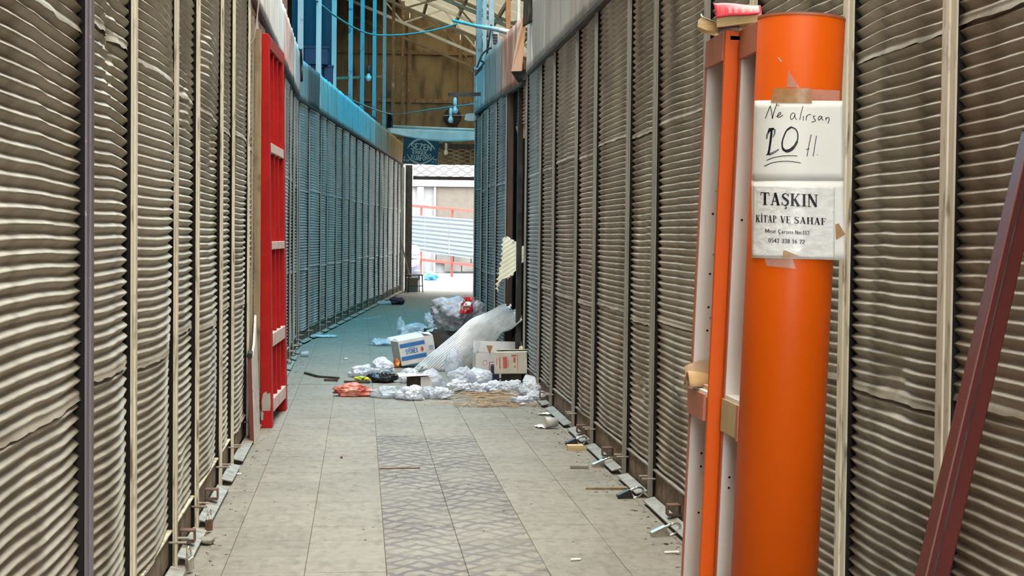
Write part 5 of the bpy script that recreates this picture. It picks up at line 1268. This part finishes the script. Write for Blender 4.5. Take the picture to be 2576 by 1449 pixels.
MB().poly([(-.155, -.155, .33), (-.085, -.155, .33), (-.115, -.155, .24)], (0, .003, 0)).build('torn_corner', m_boxin, bo, local=True)
# cream carton with red print, standing on rubbish
q = at(1300, 944, 15.0)
bc = carton('carton_box', 'cream carton with red print lying against the bright shutter', (q.x - .045, q.y, .12), radians(-12), (0, radians(-2)), (.16, .13, .205), m_boxC, (('f', radians(176), .01), ('b', radians(170), .1)))
def fc(x, z, d=.003): return Vector((x, -.13 - d, z))
MB().add([fc(.068, .02), fc(.073, .02), fc(.073, .195), fc(.068, .195)], [(0, 1, 2, 3)]).build('red_line', m_redprint, bc, local=True)
for (x0, z0, x1, z1) in ((-.135, .085, -.130, .155), (-.108, .05, -.097, .16), (-.072, .055, -.030, .165), (-.022, .07, -.017, .14), (.010, .17, .062, .185), (.03, .11, .05, .16), (.035, .06, .05, .075)):
    MB().add([fc(x0, z0), fc(x1, z0), fc(x1, z1), fc(x0, z1)], [(0, 1, 2, 3)]).build('red_print', m_redprint, bc, local=True)
MB().box((-.1, -.08, -.11), (.1, .08, 0)).build('crushed_base', m_cardD, bc, local=True)
MB().box((-.16, -.13, .203), (.16, .13, .207)).build('lid', m_boxC, bc, local=True)
q = at(1313, 885, 15.6)
single(MB().bar(at(1308, 905, 15.55), at(1316, 872, 15.7), .07, .02), 'cardboard_strip', 'yellowish cardboard strip sticking up behind the cream carton', 'cardboard', mat('pale_cardboard', (.62, .52, .32), None, .7), q)
# small dark bottle cartons
q = at(1243, 950, 15.3)
single(MB().box((q.x - .03, q.y, 0), (q.x + .05, q.y + .10, .16)), 'drink_carton', 'small dark drink carton between the two big cartons', 'carton', m_navy, (q.x, q.y, 0))
# charred debris under the sheet
for k, (px, py, sx2, sy2, h) in enumerate(((1125, 878, .17, .16, .17), (1188, 886, .17, .17, .26), (1290, 890, .12, .3, .20))):
    q = (Vector((.98, 18.5, 0)), Vector((1.28, 17.75, 0)), at(1300, 900, 16.3))[k]
    blob('charred_debris', ['low charred debris under the grey bag', 'tall charred debris pile behind the galvanised sheet', 'charred debris inside the burnt opening'][k], 'debris', (q.x, q.y, 0), (sx2, sy2, h), m_cardD, 3 + k, .6, detail=3)
# dark open crate edge left of the sheet
q = fl(1112, 880)
dk = thing('charred_carton', 'burnt black open carton beside the clear bag', 'box', (q.x, q.y, 0), (0, .1, .35))
for a, b in (((-.22, -.14, 0), (-.205, .14, .22)), ((.205, -.14, 0), (.22, .14, .26)), ((-.22, .13, 0), (.22, .14, .25)), ((-.22, -.14, 0), (.22, -.13, .18))): MB().box(a, b).build('side', m_cardD, dk, local=True)
MB().poly([(-.2, -.14, .19), (.05, -.16, .30), (.0, .0, .31), (-.22, .05, .22)], (0, 0, .006)).build('flap', m_boxC, dk, local=True)
# bags
q = at(1156, 820, 18.9)
gb_ = blob('rubbish_bag', 'big grey white rubbish bag with red print on top of the heap', 'bag', (q.x, q.y, .30), (.31, .22, .235), m_bagg, 4.2, .42)
rp = thing('red_packet', 'red and white crumpled packet on the grey rubbish bag', 'packet', at(1178, 790, 18.6))
def rpf(u, v): return at(1166 + 30 * u - 10 * v + 5 * nse(v * 3, u), 747 + 42 * v + 6 * nse(u * 4, 3), 18.62) + Vector((0, -.04 * sin(3 * u) - .07 * nse(u * 4, v * 5), 0))
MB().grid(rpf, 10, 10).build('packet', mat('red_foil', (.70, .02, .03), (.85, .5, .5), .3, 0, 18, lo=.5, hi=.6), rp, smooth=True, thick=.003)
MB().add([rpf(.2, .25) + Vector((0, -.012, 0)), rpf(.8, .25) + Vector((0, -.012, 0)), rpf(.75, .5) + Vector((0, -.012, 0)), rpf(.2, .5) + Vector((0, -.012, 0))], [(0, 1, 2, 3)]).build('white_print', m_paper, rp)
q = fl(1108, 880); blob('clear_bag', 'clear crumpled film bag beside the grey rubbish bag', 'bag', (at(1100, 800, 20).x, 20, .18), (.16, .14, .16), m_bagc, 6.6, .5)
q = fl(1040, 862); blob('clear_bag', 'big clear bluish bag standing on the teal floor', 'bag', (q.x, q.y, 0), (.25, .20, .15), m_bagc, 8.1, .42, detail=5, lean=(.02, 0))
q = fl(1008, 858); blob('clear_bag', 'upright clear tip of bag behind the big clear bag', 'bag', (q.x, q.y + .1, 0), (.07, .07, .19), m_bagc, 9.4, .3, peak=.5)
q = fl(968, 868); film('clear_film', 'flat crinkled clear film in front of the clear bag', 'film', (q.x, q.y, 0), .5, .55, .10, m_bagc, 2.2, .2, nx=34, ny=24)
WB = [  # px centre, base y, half sizes, seed, mat, label, peak, crumple
 (1082, 985, .15, .13, .125, 11.1, m_bagf, 'tall frosted bag with pointed top in front of the galvanised sheet', .55, .22),
 (1165, 972, .15, .13, .10, 12.4, m_bagf, 'wide frosted bag leaning on the galvanised sheet', .2, .3),
 (1205, 968, .13, .10, .085, 13.9, m_bagw, 'white bag in front of the open white carton', .1, .3),
 (1140, 940, .10, .10, .12, 14.2, m_bagf, 'frosted bag hung on the foot of the galvanised sheet', .4, .3),
 (915, 948, .13, .10, .055, 15.3, m_bagw, 'flat white bag beside the burnt strips', .2, .6),
 (958, 940, .10, .09, .07, 16.1, m_bagw, 'white crumpled bag behind the black bag', .2, .5),
 (1028, 962, .10, .09, .07, 17.5, m_bagw, 'white bag next to the black bag', .2, .5),
 (975, 1000, .12, .10, .055, 18.2, m_bagc, 'clear crumpled bag next to the salmon bag', .1, .6),
 (1035, 1005, .13, .10, .07, 19.4, m_bagw, 'white torn bag before the tall frosted bag', .2, .55),
 (1075, 1000, .09, .08, .05, 20.6, m_bagc, 'clear food tray film in front of the tall frosted bag', .1, .6),
 (1108, 1003, .11, .08, .05, 21.7, m_bagw, 'white bag at the edge of the wood splinters', .1, .6),
 (1150, 985, .10, .08, .06, 22.3, m_bagw, 'white bag behind the wood splinters', .1, .5),
 (1200, 990, .11, .08, .05, 23.8, m_bagw, 'white bag beside the pinkish card scrap', .1, .6),
 (1245, 990, .12, .09, .06, 24.4, m_bagw, 'white bag below the cream carton', .1, .6),
 (1290, 992, .12, .09, .065, 25.6, m_bagw, 'white crumpled bag right of the wood splinters', .1, .6),
 (1335, 1000, .11, .09, .085, 26.2, m_bagw, 'white knotted bag against the bright shutter', .35, .5),
 (1352, 1012, .08, .08, .06, 27.7, m_bagw, 'small white bag at the bottom bar of the bright shutter', .2, .6),
 (1315, 1016, .10, .07, .035, 28.1, m_bagw, 'flat white bag scrap in front of the knotted bag', .1, .7)]
for px, by, a, b, c, sd, m, lab, pk, crm in WB:
    q = fl(px, by); k = q.y / 14.0
    blob('plastic_bag', lab, 'bag', (q.x, q.y, 0), (a * k * .92, b * k, c * k), m, sd, crm * 1.15, 'plastic bags in the rubbish heap', peak=pk)
q = fl(890, 996); blob('salmon_bag', 'salmon red plastic bag lying flat at the edge of the heap', 'bag', (q.x, q.y, 0), (.20, .10, .055), m_bagr, 31.2, .5, detail=5, peak=.2)
q = fl(966, 962); blob('black_bag', 'crumpled black plastic bag beside the green wrapper', 'bag', (q.x, q.y, 0), (.13, .10, .055), m_bagk, 33.3, .5)
q = fl(905, 957); blob('wrapper', 'green crumpled wrapper next to the black bag', 'wrapper', (q.x, q.y, 0), (.055, .05, .025), m_green, 34.1, .6, detail=3)
q = fl(924, 958); blob('wrapper', 'yellow wrapper between green wrapper and black bag', 'wrapper', (q.x, q.y, 0), (.03, .04, .02), m_yel, 35.5, .5, detail=3)
q = fl(998, 925); blob('wrapper', 'orange and brown wrapper at the striped carton', 'wrapper', (q.x, q.y, 0), (.045, .05, .055), m_orangecup, 36.7, .5, detail=3)
q = fl(985, 935); blob('paper_wad', 'white paper wad leaning by the orange wrapper', 'paper', (q.x, q.y, 0), (.05, .05, .06), m_bagw, 37.1, .5, detail=3, lean=(-.4, 0))
# little dark carton with white lid under the sheet foot
q = fl(1040, 988)
lc = thing('dark_carton', 'small dark carton with white lid in front of the sheet foot', 'box', (q.x, q.y, 0), (0, 0, .2))
MB().box((-.05, -.05, 0), (.10, .06, .15)).build('body', m_cardD, lc, local=True)
MB().box((.055, -.052, 0), (.16, .06, .15)).build('side', m_boxW, lc, local=True)
def ldf(u, v): return Vector((-.16 + .30 * u, -.09 + .17 * v, .155 + .03 * sin(pi * v) * (1 - u) + .012 * u))
MB().grid(ldf, 10, 8).build('lid', m_boxW, lc, local=True, smooth=True, thick=.004)
# clear food container
q = at(1333, 968, 14.2)
fc_ = thing('food_container', 'clear plastic food container on the white bags by the shutter', 'container', (q.x, q.y, .05), (0, .12, -.2))
MB().hexa([(-.055, -.05, 0), (.055, -.05, 0), (.055, .05, 0), (-.055, .05, 0), (-.07, -.065, .06), (.07, -.065, .06), (.07, .065, .06), (-.07, .065, .06)]).build('tub', m_bagc, fc_, local=True)
MB().hexa([(-.072, -.067, .062), (.072, -.067, .062), (.072, .067, .062), (-.072, .067, .062), (-.055, -.03, .115), (.05, -.03, .105), (.05, .06, .105), (-.055, .06, .115)]).build('lid', m_bagw, fc_, local=True)
# card scraps
for k, (px, by, lx, ly, m, rt, lab) in enumerate(((1205, 985, .20, .12, m_pink, .4, 'pinkish card scrap lying on the white bags'), (1165, 990, .16, .07, m_blackw, -.3, 'black film scrap on the heap edge'),
        (1230, 1000, .2, .06, m_card, .1, 'brown card strip across the splinters'), (1290, 1012, .34, .035, m_stick, .22, 'long flat lath at the front of the splinters'), (1215, 1024, .5, .02, m_wood, -.02, 'thin dark lath lying along the heap edge'))):
    q = fl(px, by); c_, s_ = cos(rt), sin(rt); z = .035 if k < 3 else .012
    single(MB().obox((q.x, q.y, z), (c_ * lx / 2, s_ * lx / 2, .02 if k < 3 else 0), (-s_ * ly / 2, c_ * ly / 2, .0), (0, 0, .003)), 'card_scrap' if k < 3 else 'lath', lab, 'scrap', m, (q.x, q.y, z - .003))
# splintered sticks, one by one
sm = []
for k in range(5):
    L = random.uniform(.05, .13); mb = MB(); n = 4
    mb.tube([(-L, 0, 0), (-L * .3, random.uniform(-.004, .004), .002), (L * .4, random.uniform(-.004, .004), -.001), (L, 0, .002)], [.0015, .0045, .004, .001], 5)
    o = mb.build('stick', m_stick); sm.append(o.data); bpy.data.objects.remove(o)
for k in range(110):
    px = random.gauss(1245, 62); px = min(max(px, 1110), 1362); py = 1004 + random.uniform(-14, 22) + (px - 1245) * .02
    q = fl(px, py); o = bpy.data.objects.new('wood_splinter', random.choice(sm)); COL.objects.link(o)
    o.location = (q.x, q.y, .006 + random.uniform(0, .035) * (1 if py < 1012 else .2)); o.rotation_euler = (random.uniform(-.15, .15), random.uniform(-.15, .15), random.gauss(0, .7))
    tag(o, 'thin pale wood splinter in the rubbish heap', 'splinter', 'wood splinters at the front of the heap')
# burnt strips on the left
for k, (px0, py0, px1, py1, w, lab) in enumerate(((768, 938, 800, 947, .03, 'short burnt strip left of the flat white bag'), (800, 947, 852, 951, .03, 'longer burnt strip beside the flat white bag'), (866, 960, 930, 962, .02, 'thin burnt strip before the green wrapper'), (815, 956, 850, 957, .012, 'thin brown strip below the longer burnt strip'))):
    a0 = fl(px0, py0, .012); b0 = fl(px1, py1, .012); single(MB().bar(a0, b0, w, .02), 'burnt_strip', lab, 'strip', m_blackw, (a0.x, a0.y, .002))
q = fl(1090, 840); single(MB().tube([fl(1078, 868), at(1110, 768, 20.3)], .012, 6), 'black_rod', 'thin black rod sticking out beside the clear film bag', 'rod', m_char, fl(1078, 868))
# further back on the teal floor
q = fl(985, 766); cl = blob('cloth_bundle', 'dark plum cloth bundle on the teal floor by the shutters', 'cloth', (q.x + .1, q.y, 0), (.16, .14, .09), m_plum, 41.1, .4)
q = fl(968, 766); single(MB().box((q.x - .16, q.y - .1, 0), (q.x + .14, q.y + .1, .07)), 'flat_tray', 'flat grey tray in front of the plum cloth bundle', 'tray', m_cup, (q.x, q.y, 0), bevel=.02)
pa, pb = fl(840, 808), fl(958, 800)
def stp(u, v): p = pa * (1 - u) + pb * u; return p + Vector((0, .05 * v, .006 + .05 * max(0, u - .7) ** 2 * 8 + .008 * nse(u * 9, v)))
single(MB().grid(stp, 24, 3), 'plastic_strip', 'long pale plastic strip curling up on the teal floor', 'strip', m_bagw, pa, thick=.003)
q = fl(800, 849); film('clear_film', 'long flat clear film lying by the bent shutter row', 'film', (q.x, q.y, 0), .62, .30, .05, m_bagc, 5.2, 0)
q = fl(763, 898); cu = thing('plastic_cup', 'clear plastic cup lying near the red frame', 'cup', (q.x, q.y, 0))
MB().lathe((-.035, 0, .035), (1, .2, 0), [(.026, 0), (.035, .09), (.033, .09), (.024, .004)], 14).build('cup', m_bagc, cu, local=True, smooth=True)
MB().lathe((.053, .018, .035), (1, .2, 0), [(.036, 0), (.036, .006), (.03, .006)], 14).build('rim', m_bagc, cu, local=True)
for k, (px, by, sz, lab) in enumerate(((838, 790, .06, 'white paper wad by the third teal lit shutter'), (1008, 775, .03, 'tiny white scrap on the teal floor'), (1075, 797, .05, 'white scrap near the clear film bag'), (745, 862, .05, 'white crumpled scrap near the red frame'), (870, 905, .03, 'small white scrap on the pale floor'))):
    q = fl(px, by); blob('paper_scrap', lab, 'scrap', (q.x, q.y, 0), (sz, sz, sz * .5), m_bagw, 50 + k, .5, detail=2)

# ================================================================== SMALL THINGS ALONG THE SHUTTERS
def padlock(loc, yaw, tilt, m, label, s=1.0):
    t = thing('padlock', label, 'padlock', loc, (0, tilt, yaw), group='padlocks on the shutters')
    MB().box((-.024 * s, -.011 * s, -.085 * s), (.024 * s, .011 * s, -.03 * s)).build('body', m, t, local=True, bevel=.004)
    MB().tube([(.017 * s * cos(a), 0, -.012 * s + .03 * s * max(sin(a), -1)) if 0 <= a <= pi else (0, 0, 0) for a in [pi * i / 10 for i in range(11)]], .0045 * s, 8).build('shackle', m_brass, t, local=True, smooth=True)
    MB().tube([(.017 * s, 0, -.035 * s), (.017 * s, 0, -.012 * s)], .0045 * s, 8).build('shackle_leg', m_brass, t, local=True)
    MB().tube([(-.017 * s, 0, -.035 * s), (-.017 * s, 0, -.012 * s)], .0045 * s, 8).build('shackle_leg', m_brass, t, local=True)
    return t
for (px, py, tl, m, lab) in ((475, 1405, -.12, m_brass, 'steel padlock hanging at the shutter bar, second nearest the camera lens side'), (527, 1292, .1, m_rust, 'rusty padlock hanging under the shutter lock bracket')):
    q = atx(px, py, XL + .10); padlock((q.x, q.y, max(q.z, .095)), radians(70), tl, m, lab)
bpy.data.objects['padlock']['label'] = 'steel padlock hanging at a beige shutter bottom bar'
for (px, py, m, lab) in ((1668, 1336, m_brass, 'long silver padlock lying out from the shutter beside the bookcase'), (1580, 1243, m_padk, 'dark padlock lying near the long brown splinter'), (1514, 1166, m_brass, 'silver padlock lying near the small grey stone slab'), (1445, 1112, m_padk, 'dark padlock lying above the pine wood block')):
    q = fl(px, py, .02); t = padlock((q.x + .06, q.y, .035), radians(12), radians(68), m, lab, 1.5)
# blocks, stone, cup, splinter
q = fl(1448, 1133); single(MB().box((q.x - .055, q.y - .02, 0), (q.x + .055, q.y + .06, .035)), 'wood_block', 'short pine wood block on the floor by the padlock', 'block', m_block, (q.x, q.y, 0), bevel=.002)
q = fl(1457, 1178); single(MB().poly([(q.x - .06, q.y - .02, 0), (q.x + .055, q.y - .02, 0), (q.x + .06, q.y + .05, 0), (q.x - .045, q.y + .06, 0)], (0, 0, .02)), 'stone_slab', 'small flat grey stone slab on the tiles', 'stone', m_stone, (q.x, q.y, 0), bevel=.004)
q = fl(1530, 1232); single(MB().poly([(q.x - .13, q.y, 0), (q.x + .13, q.y - .01, 0), (q.x + .14, q.y + .05, 0), (q.x, q.y + .035, 0)], (0, 0, .012)), 'wood_splinter_board', 'long brown pointed wood splinter beside the shutters', 'splinter', m_wood, (q.x, q.y, 0))
q = fl(1390, 1078)
pc = thing('paper_cup', 'crushed grey plastic cup lying near the shutter sill', 'cup', (q.x, q.y, 0))
MB().lathe((-.06, .0, .045), (1, .25, 0), [(.045, 0), (.034, .10), (.0305, .10), (.041, .004)], 18).build('cup', m_cup, pc, local=True, smooth=True)
MB().lathe((-.062, 0, .045), (1, .25, 0), [(.047, 0), (.047, .006), (.042, .006)], 18).build('rim', m_cup, pc, local=True)
for k, (px, py, lx, ly, lab) in enumerate(((1372, 1044, .14, .07, 'white torn paper strip in front of the white bags'), (1362, 1075, .12, .10, 'white torn paper beside the crushed grey cup'), (1405, 1058, .06, .06, 'small white paper at the sill by the grey cup'), (1690, 1393, .07, .02, 'thin white paper strip near the bookcase foot'), (1448, 1411, .045, .012, 'white cigarette butt on the plain tiles'), (598, 1195, .04, .014, 'white filter butt near the beige shutters'))):
    q = fl(px, py)
    if k < 3: film('torn_paper', lab, 'paper', (q.x, q.y, 0), lx, ly * 1.6, .02, m_paper, 60 + k, .1, nx=12, ny=8)
    else: single(MB().tube([(q.x - lx / 2, q.y, .006), (q.x + lx / 2, q.y + .01, .006)], .006, 8), 'cigarette_butt' if k > 3 else 'paper_strip', lab, 'litter', m_paper, (q.x, q.y, 0))
q = fl(859, 1153); single(MB().box((q.x - .008, q.y - .008, 0), (q.x + .008, q.y + .008, .012)), 'red_chip', 'tiny dark red chip on the bare tiles', 'chip', mat('red_chip', (.15, .03, .025), None, .6), (q.x, q.y, 0), bevel=.002)
q = fl(566, 1237); blob('candy_wrapper', 'tiny pink crumpled wrapper by the beige shutter sill', 'wrapper', (q.x, q.y, 0), (.018, .018, .01), m_pink, 71.0, .5, detail=2)
q = fl(512, 1368); blob('dust_lump', 'pale grey dust lump at the beige shutter sill', 'dust', (q.x + .02, q.y, 0), (.04, .05, .022), m_stone, 72.0, .3, detail=3, smooth=True)
a0, b0 = fl(955, 1179, .004), fl(1057, 1177, .004)
single(MB().bar(a0, b0, .012, .006), 'dark_lath', 'thin dark lath lying across the walkway tiles', 'lath', m_rust, a0)
# crumbs and grit along both walls and over the tiles
mb = MB()
for k in range(420):
    if k < 200: x = XR - .12 - abs(random.gauss(0, .07)); y = random.uniform(6.5, 14.5)
    elif k < 340: x = XL + .12 + abs(random.gauss(0, .06)); y = random.uniform(6.5, 19)
    else: x = random.uniform(-.6, 1.4); y = random.uniform(6.6, 14)
    s = random.uniform(.0018, .0075) * (1 if k < 340 else .6); a = random.uniform(0, pi)
    mb.obox((x, y, s * .35), (cos(a) * s * 1.4, sin(a) * s * 1.4, 0), (-sin(a) * s * .8, cos(a) * s * .8, 0), (0, 0, s * .4))
gr = mb.build('floor_grit', mat('grit', (.38, .34, .28), (.08, .065, .05), .9, 0, 25, lo=.5, hi=.6))
gr['label'] = 'small grit and crumbs scattered over the floor and along the shutters'; gr['category'] = 'debris'; gr['kind'] = 'stuff'
# things outside
q = fl(1060, 688); blob('blue_bag', 'light blue plastic bag lying outside the gate', 'bag', (q.x, 50.0, 0), (.26, .2, .16), m_bluebag, 81.0, .35, peak=.3)
q = at(1085, 690, 51); blob('white_sack', 'white sack lying beside the blue bag outside', 'sack', (q.x, 51, 0), (.35, .25, .12), m_bagw, 82.0, .3)
q = at(1040, 650, 50)
single(MB().lathe((q.x, 50.5, 0), (0, 0, 1), [(.24, 0), (.25, .3), (.22, .55), (.24, .75), (.22, 1.0), (.12, 1.12)], 18), 'striped_sack', 'tall striped white sack standing outside the gate post', 'sack', m_sack, (q.x, 50.5, 0), smooth=True)
